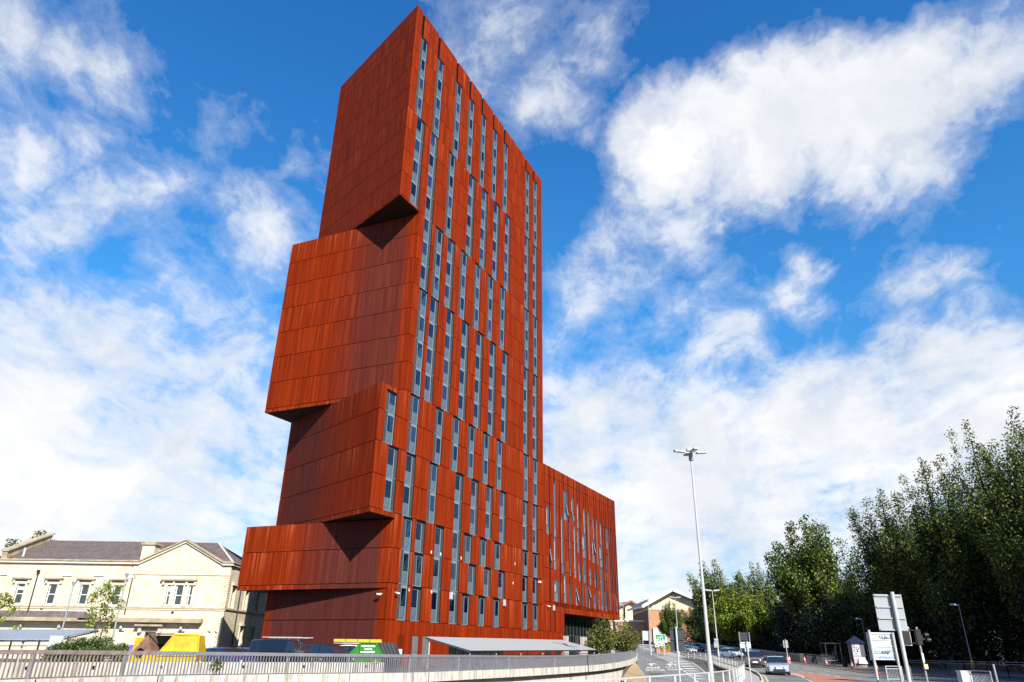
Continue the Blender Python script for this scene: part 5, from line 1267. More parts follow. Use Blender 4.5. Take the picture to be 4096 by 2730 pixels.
# ------------------------------------------------------------------ skips
m_yelp = simple('yellow_skip_paint', (.55, .34, .006), .45, var=.2, scale=1.6, dirt=.15); m_rust = simple('rusty_steel', (.17, .09, .055), .85, var=.35, scale=3); m_grn = simple('green_skip_paint', (.02, .17, .008), .4, var=.12, scale=1.5); m_grnd = simple('green_skip_edge', (.03, .16, .015), .5)
m_lid = simple('dark_lid', (.035, .037, .042), .6, var=.3, scale=2)
sk = thing('yellow_skip', 'yellow enclosed builders skip with a rusty chute and dark open side', 'skip', (gx(655, 44.5), 44.5, .22), R(6)); sk.scale = (.84, 1, 1)
mb = MB()
mb.hexa([(-.2, -.9, .25), (2.35, -.9, .25), (2.35, .9, .25), (-.2, .9, .25), (-.15, -.9, 1.0), (2.5, -.9, 1.0), (2.5, .9, 1.0), (-.15, .9, 1.0)], m_yelp)
mb.hexa([(-.15, -.88, 1.0), (2.5, -.88, 1.0), (2.5, .9, 1.0), (-.15, .9, 1.0), (.62, -.55, 2.05), (2.25, -.55, 2.05), (2.25, .6, 2.05), (.62, .6, 2.05)], m_yelp)
for a, b in (((-.15, -.9, 1.0), (.62, -.57, 2.07)), ((2.5, -.9, 1.0), (2.25, -.57, 2.07)), ((.62, -.57, 2.07), (2.25, -.57, 2.07)), ((-.2, -.92, .98), (2.5, -.92, .98))): mb.bar(a, b, .07, .09, m_yelp)
mb.build('body', sk)
mb = MB(); mb.hexa([(-1.9, -.9, .25), (-.2, -.9, .25), (-.2, .9, .25), (-1.9, .9, .25), (-1.95, -.9, 1.0), (-.15, -.9, 1.0), (-.15, .9, 1.0), (-1.95, .9, 1.0)], m_yelp)
mb.hexa([(-1.2, .3, 1.0), (.9, .3, 1.0), (.9, .9, 1.0), (-1.2, .9, 1.0), (-1.2, .3, 2.02), (.7, .3, 2.02), (.7, .9, 2.02), (-1.2, .9, 2.02)], m_dark); mb.build('dark_opening', sk)
mb = MB(); mb.face([(-1.95, -.88, 1.0), (-.55, -.88, 1.0), (-1.15, -.5, 2.07)], m_rust); mb.face([(-.55, -.88, 1.0), (-.4, .3, 1.0), (-1.0, .3, 2.07), (-1.15, -.5, 2.07)], m_rust); mb.cyl((-1.3, -.9, 1.05), (-1.3, -.86, 1.05), .28, .28, m_dark, 14); mb.build('chute', sk)
mb = MB(); mb.bar((-1.15, -.52, 2.09), (.65, -.55, 2.1), .1, .06, m_rust); mb.bar((-1.15, .6, 2.09), (.65, .6, 2.1), .1, .06, m_rust); mb.build('top_frame', sk)
ys = thing('yellow_generator', 'small yellow cabinet with a dark vent left of the yellow skip', 'cabinet', (gx(553, 47), 47.8, .22))
mb = MB(); mb.hexa([(-.7, -.5, .2), (.7, -.5, .2), (.7, .5, .2), (-.7, .5, .2), (-.62, -.45, 1.9), (.7, -.45, 1.95), (.7, .5, 1.95), (-.62, .5, 1.9)], m_yelp); mb.build('casing', ys); mb = MB(); mb.box(.0, .38, -.53, -.46, .7, 1.6, m_dark); mb.build('vent', ys)
mb = MB(); mb.box(-.68, .66, -.56, -.5, .35, .5, m_yelp); mb.build('step', ys)
gs = thing('green_skip', 'bright green lidded waste skip with white lettering beside the white van', 'skip', (gx(1497, 54), 54, .22), R(4))
mb = MB(); mb.hexa([(-1.6, -.8, .15), (.45, -.8, .15), (.45, .9, .15), (-1.6, .9, .15), (-1.75, -.85, 1.0), (.6, -.85, 1.0), (.6, .9, 1.0), (-1.75, .9, 1.0)], m_grn); mb.hexa([(-1.75, -.85, 1.0), (.75, -.85, 1.0), (.75, .9, 1.0), (-1.75, .9, 1.0), (-.95, -.82, 1.82), (.15, -.82, 1.82), (.15, .9, 1.82), (-.95, .9, 1.82)], m_grn)
for a, b in (((-1.75, -.87, 1.0), (-.95, -.84, 1.84)), ((.75, -.87, 1.0), (.15, -.84, 1.84)), ((-.95, -.86, 1.84), (.17, -.86, 1.84)), ((-.95, -.88, .2), (-.95, -.88, 1.84)), ((.15, -.88, .2), (.15, -.88, 1.84)), ((-1.78, -.88, .98), (.75, -.88, .98))): mb.bar(a, b, .06, .08, m_grnd)
mb.build('body', gs)
mb = MB(); mb.hexa([(.78, -.85, .95), (1.95, -.85, .6), (1.95, .9, .6), (.78, .9, .95), (.2, -.8, 1.86), (1.4, -.8, 1.86), (1.4, .9, 1.86), (.2, .9, 1.86)], m_lid)
for k in range(5): mb.bar((.3+k*.26, -.83, 1.84), (.86+k*.26, -.88, .95-.07*k), .03, .03, m_trim)
mb.build('lid', gs); mb = MB(); mb.hexa([(.5, -.8, .15), (1.5, -.8, .15), (1.5, .9, .15), (.5, .9, .15), (.6, -.85, .93), (1.9, -.85, .6), (1.9, .9, .6), (.6, .9, .93)], m_trim); mb.build('base', gs)
RX = Matrix.Rotation(R(90), 4, 'X')
for k, (tx, sz) in enumerate((('ASSOCIATED', .17), ('WASTE', .17), ('MANAGEMENT', .17))): textbox(tx, sz, m_plate, gs, 'lettering', Matrix.Translation((-.4, -.9, 1.62-.19*k)) @ RX)
mb = MB(); mb.box(-.75, -.05, -.9, -.88, 1.06, 1.12, m_amber); mb.build('phone_strip', gs)
mb = MB(); mb.box(-.05+0, .05, -.05, .05, .2, .3, m_dark)

# ------------------------------------------------------------------ cycle shelters
m_shr = simple('shelter_roof', (.40, .44, .43), .4, .2, var=.04); m_shr2 = simple('shelter_roof_blue', (.27, .31, .36), .4, .2, var=.04)
def shelter(label, a, b, zt, depth, mroof, tilt, gable_right, n=5):
    """a,b: front eave ends (Vector); roof rises away from the camera"""
    t = thing('cycle_shelter', label, 'shelter', a, 0, None); o = Vector(a); d = (b-a); L = d.length; d.normalize(); e = Vector((-d.y, d.x, 0)).normalized()
    A0, B0 = Vector((0, 0, 0)), b-a; A1 = A0+e*depth+Vector((0, 0, tilt))-d*0; B1 = B0+e*depth+Vector((0, 0, tilt))
    mb = MB()
    for k in range(n*2):
        f0, f1 = k/(n*2)+.001, (k+1)/(n*2)-.001; P = [A0.lerp(B0, f0), A0.lerp(B0, f1), A1.lerp(B1, f1), A1.lerp(B1, f0)]
        mb.hexa([p-Vector((0, 0, .06)) for p in P]+P, mroof)
    mb.build('roof', t)
    mb = MB(); mb.bar(A0-Vector((0, 0, .12)), B0-Vector((0, 0, .12)), .08, .1, m_trim); mb.bar(A0-Vector((0, 0, .42)), B0-Vector((0, 0, .42)), .05, .05, m_trim); mb.bar(A1-Vector((0, 0, .14)), B1-Vector((0, 0, .14)), .08, .1, m_trim); mb.build('eave_beam', t)
    for k in range(n+1):
        f = min(.99, max(.01, k/n)); mb = MB(); p = A0.lerp(B0, f)+e*.15; q = A1.lerp(B1, f)-e*.15; zb = .25-o.z
        mb.bar(Vector((p.x, p.y, zb)), p-Vector((0, 0, .08)), .09, .09, m_galvw); mb.build('leg', t)
        mb = MB(); mb.bar(Vector((q.x, q.y, zb)), q-Vector((0, 0, .08)), .09, .09, m_galvw); mb.build('leg', t)
        mb = MB(); mb.bar(p-Vector((0, 0, .16)), q-Vector((0, 0, .16)), .06, .1, m_galvw); mb.build('rafter', t)
    return t
a = at(1965, 2607, 55.5); b = at(2382, 2601, 74.); shelter('long cycle shelter with a pale silver mono-pitch roof in front of the red tower', at(1880, 2600, 60.5), at(2385, 2598, 86), 0, 4.2, m_shr, .95, False, 6)
sh = shelter('cycle shelter with a blue-grey panelled roof cut off by the left edge', at(-420, 2557, 50), at(216, 2557, 51.), 0, 6.5, m_shr2, .75, True, 5)
mb = MB(); mb.box(-.05, .85, -.35, -.28, -.75, .2, m_galvw); o = mb.build('end_panel', sh); o.location = at(214, 2557, 50.9)-at(-420, 2557, 50)

# ------------------------------------------------------------------ lamp posts
def lamp_head(mb, p, d, L=.8, w=.28, m=None):
    p = Vector(p); d = Vector(d).normalized(); mb.bar(p, p+d*L, w, .12, m or m_galvw); mb.bar(p+d*.1-Vector((0, 0, .07)), p+d*(L-.08)-Vector((0, 0, .07)), w*.8, .05, m_lens)
def lamp(name, label, x, y, zb, zt, r, arms, hd=.8, w=.28, m=None, group=None):
    t = thing(name, label, 'street lamp', (x, y, zb), 0, group); mb = MB(); h = zt-zb; mb.cyl((0, 0, -.3), (0, 0, min(1.6, h*.2)), r*1.35, r*1.35, m or m_galvw, 12); mb.cyl((0, 0, min(1.6, h*.2)), (0, 0, h), r, r*.45, m or m_galvw, 12); mb.build('pole', t)
    for dx, dy, off in arms:
        mb = MB(); d = Vector((dx, dy, 0)).normalized(); mb.bar((0, 0, h), d*off+Vector((0, 0, h+.08)), .06, .06, m or m_galvw); lamp_head(mb, d*off+Vector((0, 0, h+.1)), (dx, dy, .08), hd, w); mb.build('lamp_head', t)
    return t
t = lamp('high_mast_lamp', 'tallest silver lighting mast with four lamp heads beside the slip road', gx(2838, 62)+.02, 62., -.5, at(2762, 1815, 62).z, .16, [(1, .15, .55), (-1, -.15, .55), (.2, -1, .25), (-.1, 1, .35)], 1.0, .42)
mb = MB(); mb.cyl((0, 0, 18.2), (0, 0, 18.9), .2, .2, m_rail, 8); mb.bar((-.3, 0, 19.2), (.3, 0, 19.2), .4, .25, m_galvw); mb.build('head_frame', t)
b_ = at(2876, 2640, 95); lamp('double_street_lamp', 'double-armed silver street lamp right of the tall mast with small signs on its pole', b_.x, 95, .5, at(2841, 2366, 95).z, .09, [(1, 0, .1), (-1, 0, .1)], .85, .26)
lamp('double_street_lamp', 'double-armed street lamp behind the grey-backed sign', gx(2719, 130), 130, 1, at(2712, 2393, 130).z, .09, [(1, 0, .1), (-1, 0, .1)], .9, .26)
lamp('street_lamp', 'double-armed street lamp in front of the orange brick building', gx(2606, 125), 125, 1.2, at(2599, 2402, 125).z, .09, [(1, 0, .1), (-1, 0, .1)], .9, .26)
lamp('street_lamp', 'distant street lamp in front of the cream gabled building', gx(2503, 165), 165, 1.5, at(2502, 2420, 165).z, .09, [(-1, 0, .1)], .9, .26)
lamp('street_lamp', 'thin dark street lamp with one flat head and a yellow band near the right edge', gx(3942, 66), 68, 0, at(3874, 2426, 68).z, .06, [(-1, 0, .05)], .7, .3, m_rail)
lamp('street_lamp', 'thin street lamp rising behind the white-backed board', gx(3476, 95), 95, .4, at(3454, 2480, 95).z, .05, [(-1, 0, .05)], .7, .3, m_rail)
for px, py, lab, pb in ((508, 2300, 'slanting-headed car park lamp before the gable of the stone building', 462), (296, 2334, 'slanting-headed car park lamp left of the young tree', 256)):
    b_ = at(px, py, 60); x_ = b_.x
    t = thing('car_park_lamp', lab, 'street lamp', (x_, 60, .25), 0, 'car park lamps by the stone building'); h = b_.z-.25; mb = MB(); mb.cyl((0, 0, 0), (0, 0, h), .07, .05, m_galv, 10); mb.build('pole', t)
    mb = MB(); mb.cyl((0, 0, h-.25), (0, 0, h+.1), .05, .17, m_galv, 10); mb.build('up_light', t); mb = MB(); mb.hexa([(.15, -.2, h-.28), (.7, -.2, h-.28), (.7, .2, h-.28), (.15, .2, h-.28), (.25, -.15, h+.02), (.6, -.15, h+.02), (.6, .15, h+.02), (.25, .15, h+.02)], m_galvw); mb.build('lamp_head', t)

# ------------------------------------------------------------------ signs
m_sback = simple('sign_back_grey', (.27, .285, .29), .5, .2, var=.05); m_sbackw = simple('sign_back_white', (.52, .54, .52), .5, var=.05); m_sdark = simple('sign_back_dark', (.022, .027, .034), .55, var=.08)
m_sgreen = simple('sign_green', (.005, .22, .09), .35, var=.03); m_sblue = simple('sign_blue', (.03, .22, .62), .35, var=.03); m_sbrown = simple('sign_brown', (.22, .045, .02), .35); m_syel = simple('sign_yellow', (.7, .5, .03), .4)
def ppt(x, y, Y): return at(x, y, Y)
def sign_back(name, label, tl, tr, br, Y, m, poles, ribs=3, yaw=0., cat='road sign', pm=None, pr=.09):
    """back of a flat sign from its photo corners at distance Y"""
    a, b, c = ppt(*tl, Y), ppt(*tr, Y), ppt(*br, Y); x0, x1, z1, z0 = a.x, b.x, (a.z+b.z)/2, c.z
    t = thing(name, label, cat, ((x0+x1)/2, Y, gz0(Y))); o = Vector(t.location)
    mb = MB(); mb.box(x0-o.x, x1-o.x, .10, .13, z0-o.z, z1-o.z, m); mb.build('sign_panel', t)
    for k in range(ribs):
        mb = MB(); z = z0+(z1-z0)*(k/(ribs-1) if ribs > 1 else .5)*.93+.03*(z1-z0)-o.z; mb.box(x0-o.x+.03, x1-o.x-.03, .05, .10, z-.03, z+.03, m); mb.build('stiffener', t)
    for fx, zt in poles:
        px_ = x0+(x1-x0)*fx-o.x; mb = MB(); mb.cyl((px_, -.06, -.4), (px_, -.06, zt-o.z), pr, pr, pm or m_galvw, 12); mb.build('pole', t)
    return t
def gz0(Y): return road_z(Y)
t = sign_back('road_sign', 'tall grey sign back on one thick white pole, highest of the signs at right', (3497, 2381), (3608, 2374), (3640, 2526), 31., m_sback, [(.62, ppt(3560, 2369, 31).z)], 4, pr=.075)
mb = MB()
for q in range(14): 
    a = q*.5; mb.box(.1+.12*math.cos(a)-.015, .1+.12*math.cos(a)+.02, .085, .099, 3.0+.1*math.sin(a)+.01*q, 3.03+.1*math.sin(a)+.01*q, m_syel)
mb.build('graffiti', t)
t = sign_back('direction_sign', 'white-backed board on two posts covered with graffiti tags', (3466, 2531), (3577, 2531), (3597, 2643), 54., m_sbackw, [(.08, ppt(3473, 2521, 54).z), (.92, ppt(3568, 2531, 54).z)], 5, pr=.085)
m_ink = simple('graffiti_ink', (.05, .03, .10), .6); m_teal = simple('graffiti_teal', (.12, .42, .42), .6)
def scrawl(par, x0, x1, z, h, m, y, seed, n=14):
    r = random.Random(seed); mb = MB(); p = Vector((x0, y, z))
    for k in range(n):
        q = Vector((x0+(x1-x0)*(k+1)/n+r.uniform(-.04, .04), y, z+r.uniform(-h, h))); mb.bar(p, q, .012, .03, m); p = q
    mb.build('graffiti', par)
hx_ = 1.25
scrawl(t, -.1, .7, ppt(3530, 2550, 54).z, .15, m_ink, .045, 1, 16); scrawl(t, -.7, .9, ppt(3530, 2608, 54).z, .12, m_teal, .045, 2, 34); scrawl(t, -.2, .5, ppt(3530, 2609, 54).z, .12, m_ink, .04, 3, 18); scrawl(t, -.7, .9, ppt(3530, 2630, 54).z, .1, m_sblue, .045, 4, 26)
sign_back('road_sign', 'dark grey sign back on a pale pole left of the tall lighting mast', (2679, 2512), (2734, 2511), (2741, 2607), 46., m_sdark, [(.43, ppt(2704, 2508, 46).z)], 3, pr=.06)
mb = MB()
p1, p2, p3 = ppt(2679, 2512, 46), ppt(2734, 2511, 46), ppt(2741, 2607, 46)
t = sign_back('road_sign', 'pale sign plate with a smaller plate below, on a slim pole by the near kerb', (2961, 2570), (3003, 2570), (3004, 2592), 52., m_sbackw, [(.6, ppt(2986, 2566, 52).z)], 2, pr=.045)
a, b = ppt(2980, 2594, 52), ppt(2998, 2607, 52); mb = MB(); o = Vector(t.location); mb.box(a.x-o.x, b.x-o.x, .04, .06, b.z-o.z, a.z-o.z, m_sbackw); mb.build('small_plate', t)
t = sign_back('road_sign', 'pair of grey plates on the pole of the double street lamp', (2857, 2555), (2873, 2555), (2873, 2570), 94.6, m_sback, [], 1)
a, b = ppt(2856, 2571, 94.6), ppt(2877, 2591, 94.6); mb = MB(); o = Vector(t.location); mb.box(a.x-o.x, b.x-o.x, .1, .13, b.z-o.z, a.z-o.z, m_sback); mb.build('lower_plate', t)
sign_back('road_sign', 'large dim sign back in the shade under the trees behind the white hatchback', (2950, 2530), (2999, 2530), (3010, 2564), 110., m_sdark, [(.1, ppt(2952, 2528, 110).z), (.9, ppt(3000, 2530, 110).z)], 4, pm=m_rail)
sign_back('road_sign', 'small grey double sign back above the traffic cones by the boundary wall', (3132, 2562), (3151, 2562), (3154, 2592), 101., m_sback, [(.45, ppt(3142, 2558, 101).z)], 3, pr=.05)
sign_back('direction_sign', 'blank white sign back on two posts standing in the grass planter', (2568, 2525), (2595, 2525), (2597, 2563), 150., m_sbackw, [(.02, ppt(2568, 2524, 150).z), (.98, ppt(2596, 2524, 150).z)], 4, pm=m_galv)
Yg = 128.; a, b = ppt(2620, 2538, Yg), ppt(2663, 2570, Yg); t = thing('direction_sign', 'green direction sign with a white road diagram and a blue panel', 'road sign', ((a.x+b.x)/2, Yg, gz0(Yg))); o = Vector(t.location); x0, x1, z0, z1 = a.x-o.x, b.x-o.x, b.z-o.z, a.z-o.z; wv_, hv_ = x1-x0, z1-z0
mb = MB(); mb.box(x0, x1, 0, .05, z0, z1, m_plate); mb.box(x0+.05, x1-.05, -.012, 0, z0+.05, z1-.05, m_sgreen); mb.build('sign_panel', t)
def U_(fx, fz): return x0+wv_*fx, z0+hv_*fz
mb = MB()
def ln(a_, b_, w__): (xa_, za_), (xb_, zb_) = U_(*a_), U_(*b_); mb.bar((xa_, -.025, za_), (xb_, -.025, zb_), .02, w__, m_plate) if abs(xb_-xa_) > abs(zb_-za_) else mb.box(min(xa_, xb_)-w__/2, max(xa_, xb_)+w__/2, -.03, -.014, min(za_, zb_), max(za_, zb_), m_plate)
ln((.48, .02), (.48, .62), .07); ln((.15, .64), (.5, .66), .05); ln((.52, .66), (.8, .70), .05); ln((.6, .66), (.6, .9), .05); ln((.70, .42), (.70, .62), .05); mb.build('road_diagram', t)
mb = MB(); (q0, w0), (q1, w1) = U_(.53, .05), U_(.97, .42); mb.box(q0, q1, -.022, -.013, w0, w1, m_sblue); mb.build('blue_panel', t)
for k, (tx, fx, fz, sz, m) in enumerate((('Leeds', .22, .38, .2, m_plate), ('Otley', .22, .26, .2, m_plate), ('Skipton', .22, .13, .2, m_plate), ('City', .75, .3, .2, m_plate), ('A64(M)', .75, .15, .2, m_plate), ('A660', .25, .51, .2, m_syel))):
    xx, zz = U_(fx, fz); textbox(tx, sz, m, t, 'lettering', Matrix.Translation((xx, -.03, zz)) @ RX)
for fx in (.3, .85):
    mb = MB(); xx, _ = U_(fx, 0); mb.cyl((xx, .1, -.3), (xx, .1, z1), .06, .06, m_galvw, 8); mb.build('pole', t)
Yg = 122.; a, b = ppt(2634, 2572, Yg), ppt(2658, 2584, Yg); t = thing('direction_sign', 'brown and white arrow sign pointing left under the green direction sign', 'road sign', ((a.x+b.x)/2, Yg, gz0(Yg))); o = Vector(t.location); x0, x1, z0, z1 = a.x-o.x, b.x-o.x, b.z-o.z, a.z-o.z
mb = MB(); zc2 = (z0+z1)/2; mb.face([(x0-.35, 0, zc2), (x0, 0, z0), (x1, 0, z0), (x1, 0, z1), (x0, 0, z1)], m_plate); mb.face([(x0-.2, -.01, zc2), (x0+.05, -.01, z0+.05), (x1-.05, -.01, z0+.05), (x1-.05, -.01, z1-.05), (x0+.05, -.01, z1-.05)], m_sbrown); mb.face([(x1, .03, z0), (x0, .03, z0), (x0-.35, .03, zc2), (x0, .03, z1), (x1, .03, z1)], m_sback); mb.build('sign_panel', t)
mb = MB(); mb.cyl((x1-.12, .1, -.3), (x1-.12, .1, z1), .05, .05, m_galvw, 8); mb.build('pole', t); mb = MB(); mb.box(x0+.25, x1-.12, -.03, -.012, zc2+.06, zc2+.13, m_plate); mb.box(x0+.15, x1-.2, -.03, -.012, zc2-.13, zc2-.06, m_plate); mb.build('lettering', t)
t = thing('road_sign', 'small white and red plate on a low post left of the brown arrow sign', 'road sign', (gx(2632, 118), 118, gz0(118))); mb = MB(); mb.box(-.3, .3, 0, .04, 1.6, 1.95, m_plate); mb.box(-.22, .22, -.012, 0, 1.7, 1.88, simple('sign_red', (.5, .08, .05), .4)); mb.build('sign_panel', t); mb = MB(); mb.cyl((0, .06, -.3), (0, .06, 1.9), .04, .04, m_galvw, 8); mb.build('pole', t)

# ------------------------------------------------------------------ brick planter with grass
pn = thing('brick_planter', 'long low brick planter full of grass splitting the slip road from the main road', 'planter', (gx(2590, 140), 140, 0))
o = Vector(pn.location); PLN = [groundhit(2626, 2611, SZ), groundhit(2595, 2604, lambda y: slip_z(y)), groundhit(2560, 2597, lambda y: slip_z(y))]
pa = PLN[0]; pb = Vector((38.5, 190, 3.0)); pc = Vector((41.5, 190, 3.0)); pd = Vector((pa.x+2.2, pa.y+3, pa.z))
mb = MB(); m_pb = stone('planter_brick', (.36, .13, .07), (.42, .17, .09), (.3, .18, .12), .45, .15)
for (p, q) in ((pa, pb), (pb, pc), (pc, pd), (pd, pa)):
    n = max(1, int((q-p).length/6))
    for k in range(n):
        u, v_ = p.lerp(q, k/n), p.lerp(q, (k+.97)/n); mb.hexa([(u.x-o.x, u.y-o.y, u.z-.5), (v_.x-o.x, v_.y-o.y, v_.z-.5), (v_.x+.3-o.x, v_.y-o.y, v_.z-.5), (u.x+.3-o.x, u.y-o.y, u.z-.5), (u.x-o.x, u.y-o.y, u.z+.65), (v_.x-o.x, v_.y-o.y, v_.z+.65), (v_.x+.3-o.x, v_.y-o.y, v_.z+.65), (u.x+.3-o.x, u.y-o.y, u.z+.65)], m_pb)
mb.build('brick_wall', pn)
C = []
for k in range(160):
    f, g_ = r_.random(), r_.random(); p = pa.lerp(pb, f).lerp(pd.lerp(pc, f), .1+.85*g_); C.append((p.x, p.y, p.z+.65+.12*r_.random()))
link('planter_grass', quads_mesh('planter_grass', leaf_cloud(C, [.75]*160, 9000, .45, 17, .35, .9), leafmat('leaves_grass', (.10, .16, .02), (.34, .42, .07), .3)), kind='stuff')

# ------------------------------------------------------------------ cones, railings, cabinet, kiosk, signals
m_cone = simple('cone_orange', (.62, .07, .015), .5, var=.05)
cone0 = thing('traffic_cone', 'tmp', 'traffic cone', (0, 0, 0), 0, 'traffic cones set out along the far kerb'); mb = MB(); mb.box(-.22, .22, -.22, .22, 0, .05, m_cone); mb.build('base', cone0); mb = MB(); mb.cyl((0, 0, .05), (0, 0, .85), .16, .03, m_cone, 14); mb.build('cone', cone0); mb = MB(); mb.cyl((0, 0, .30), (0, 0, .62), .125, .075, m_plate, 14, False); mb.build('white_band', cone0)
CN = [(3064, 2639, 'leftmost cone of the first pair against the boundary wall'), (3071, 2639, 'right cone of the first pair against the boundary wall'), (3104, 2641, 'left cone of the second pair, behind the silver hatchback roof'), (3111, 2641, 'right cone of the second pair, behind the silver hatchback roof'), (3152, 2649, 'left cone of the pair below the grey double sign'), (3159, 2649, 'right cone of the pair below the grey double sign'), (3221, 2654, 'single cone just past the end of the boundary wall'), (3307, 2665, 'single cone left of the poster kiosk beyond the bus shelter'), (3411, 2679, 'cone standing at the foot of the poster kiosk'), (3511, 2693, 'cone seen between the posts of the graffitied board'), (3634, 2705, 'cone seen through the pale guard rail')]
for i, (x, y, lab) in enumerate(CN):
    p = groundhit(x, y, lambda q: road_z(q)+.1)
    if i == 0: cone0.location = p; cone0['label'] = lab
    else: dup(cone0, p, i*.7, lab)
for px, lab in ((800, 'orange and white cone right of the yellow skip, seen through the railing'), (849, 'orange and white cone touching the blue car, seen through the railing')):
    dup(cone0, (gx(px, 42.5), 42.5, .3), 0, lab)['group'] = 'traffic cones behind the railing'
def pedrail(label, x0, y0, x1, y1, z, m=None, h=1.0, n=12, name='pedestrian_guardrail', z2=None):
    t = thing(name, label, 'guardrail', (x0, y0, z)); m = m or m_galvw; a = Vector((0, 0, 0)); b = Vector((x1-x0, y1-y0, (z2-z) if z2 is not None else 0))
    mb = MB()
    for zz in (h, h-.17, .12): mb.bar(a+Vector((0, 0, zz)), b+Vector((0, 0, zz)), .045, .045, m)
    rl = mb
    for p in (a, b): mb = MB(); mb.bar(p-Vector((0, 0, .2)), p+Vector((0, 0, h)), .055, .055, m); mb.build('post', t)
    for k in range(1, n): p = a.lerp(b, k/n); rl.bar(p+Vector((0, 0, .12)), p+Vector((0, 0, h-.17)), .018, .018, m)
    rl.build('rail_panel', t); return t
p = groundhit(3552, 2724, RZ); q = groundhit(3642, 2727, RZ); pedrail('pale guard rail panel behind the thick white pole, left of the traffic signal', p.x, p.y, q.x, p.y, 0, n=11)
p = groundhit(3650, 2724, RZ); q = groundhit(3683, 2727, RZ); pedrail('short pale guard rail panel immediately left of the traffic signal pole', p.x, p.y, q.x, p.y, 0, n=6)
pedrail('bright pale guard rail in front of the yellow-banded lamp at the right', gx(3868, 44), 44, gx(3948, 42), 42., 0.0, n=15, h=1.0)
prv = None
for k, (px, Y) in enumerate(((3226, 101), (3290, 92), (3370, 84))):
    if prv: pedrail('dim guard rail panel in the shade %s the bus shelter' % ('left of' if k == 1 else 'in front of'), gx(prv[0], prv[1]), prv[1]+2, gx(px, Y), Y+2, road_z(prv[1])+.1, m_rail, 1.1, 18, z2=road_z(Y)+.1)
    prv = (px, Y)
prv = None
for k, (px, Y) in enumerate(((3630, 74), (3785, 70), (3850, 68), (3935, 66.5), (4020, 65), (4150, 63))):
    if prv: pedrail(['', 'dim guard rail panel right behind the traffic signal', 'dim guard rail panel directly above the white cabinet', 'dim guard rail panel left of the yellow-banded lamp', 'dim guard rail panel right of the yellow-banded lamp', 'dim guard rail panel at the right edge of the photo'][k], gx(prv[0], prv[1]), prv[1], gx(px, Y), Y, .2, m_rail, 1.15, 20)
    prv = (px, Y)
t = thing('utility_cabinet', 'white street utility cabinet left of the bright guard rail', 'cabinet', (gx(3852, 45), 45.2, 0)); mb = MB(); mb.box(-.3, .3, -.2, .25, 0, .92, m_sbackw); mb.box(-.33, .33, -.23, .28, .92, .97, m_sbackw); mb.build('casing', t); mb = MB(); mb.box(-.26, .0, -.212, -.2, .08, .85, m_sbackw); mb.build('door', t)
t = thing('bollard_post', 'slanting grey steel post right of the yellow-banded lamp', 'post', (gx(3968, 46), 46, 0)); mb = MB(); mb.cyl((0, 0, -.2), (0, 0, 1.3), .06, .06, m_galv, 12); mb.ball((0, 0, 1.3), .06, .06, .03, m_galv); mb.build('post_shaft', t)
tl_ = [o for o in col.objects if o.get('label', '').startswith('thin dark street lamp')][0]
mb = MB(); mb.cyl((0, 0, .9), (0, 0, 1.45), .13, .13, m_amber, 12); mb.build('yellow_band', tl_)
# traffic signal
m_sig = simple('signal_black', (.012, .012, .014), .5)
t = thing('traffic_signal', 'black traffic signal with a pale-edged backing board beside the guard rail', 'traffic light', (gx(3692, 50), 50, 0)); mb = MB(); mb.cyl((0, 0, -.2), (0, 0, 3.5), .06, .06, m_galv, 12); mb.build('pole', t)
mb = MB(); mb.box(-1.05, -.45, .1, .13, 2.35, 3.5, m_sbackw); mb.box(-.98, -.52, .02, .1, 2.42, 3.42, m_sig); mb.build('backing_board', t); mb = MB(); mb.bar((0, 0, 3.3), (-.75, .06, 3.3), .05, .05, m_sig); mb.bar((0, 0, 2.5), (-.75, .06, 2.5), .05, .05, m_sig); mb.build('bracket', t)
mb = MB(); mb.box(-.16, .16, -.12, .14, 2.4, 3.35, m_sig); mb.build('signal_head', t)
for k in range(2): mb = MB(); mb.cyl((.35+.1*k, -.1, 3.0-.3*k), (.6+.1*k, -.05, 3.0-.3*k), .12, .15, m_sig, 12); mb.cyl((.6+.1*k, -.05, 3.0-.3*k), (.605+.1*k, -.05, 3.0-.3*k), .1, .1, m_lens, 12); mb.build('signal_lens', t)
mb = MB(); mb.bar((0, 0, 2.85), (.5, 0, 2.85), .05, .3, m_sig); mb.build('bracket', t)
mb = MB(); mb.box(-.11, .13, -.2, -.07, .95, 1.25, m_amber); mb.box(-.1, .12, -.212, -.2, 1.0, 1.2, m_plate); mb.build('push_button_box', t)
mb = MB(); mb.box(-.05, .06, -.075, -.06, 1.35, 1.9, m_plate); mb.build('sticker', t)
# kiosk
pk = groundhit(3430, 2670, RZ); t = thing('poster_kiosk', 'hexagonal poster kiosk with a pointed blue roof and white posters', 'kiosk', (gx(3432, 84), 84, road_z(84)+.1), R(-25)); mb = MB(); hexp = [(.82*math.cos(R(60*k)), .82*math.sin(R(60*k))) for k in range(6)]; mb.prism([(x*1.05, y*1.05) for x, y in hexp], 0, .3, m_concd); mb.prism(hexp, .3, 2.45, simple('kiosk_body', (.10, .09, .12), .6)); mb.build('drum', t)
m_kr = simple('kiosk_roof', (.010, .016, .045), .5)
mb = MB(); hr = [(x*1.2, y*1.2) for x, y in hexp]
for k in range(6): a_, b_ = hr[k], hr[(k+1) % 6]; mb.face([(a_[0], a_[1], 2.55), (b_[0], b_[1], 2.55), (0, 0, 3.25)], m_kr)
mb.prism(hr, 2.42, 2.55, m_kr); mb.build('roof', t)
m_post = simple('poster_white', (.62, .62, .62), .6, var=.05); m_pk = simple('poster_ink', (.04, .035, .06), .6); m_po = simple('poster_orange', (.6, .28, .14), .6)
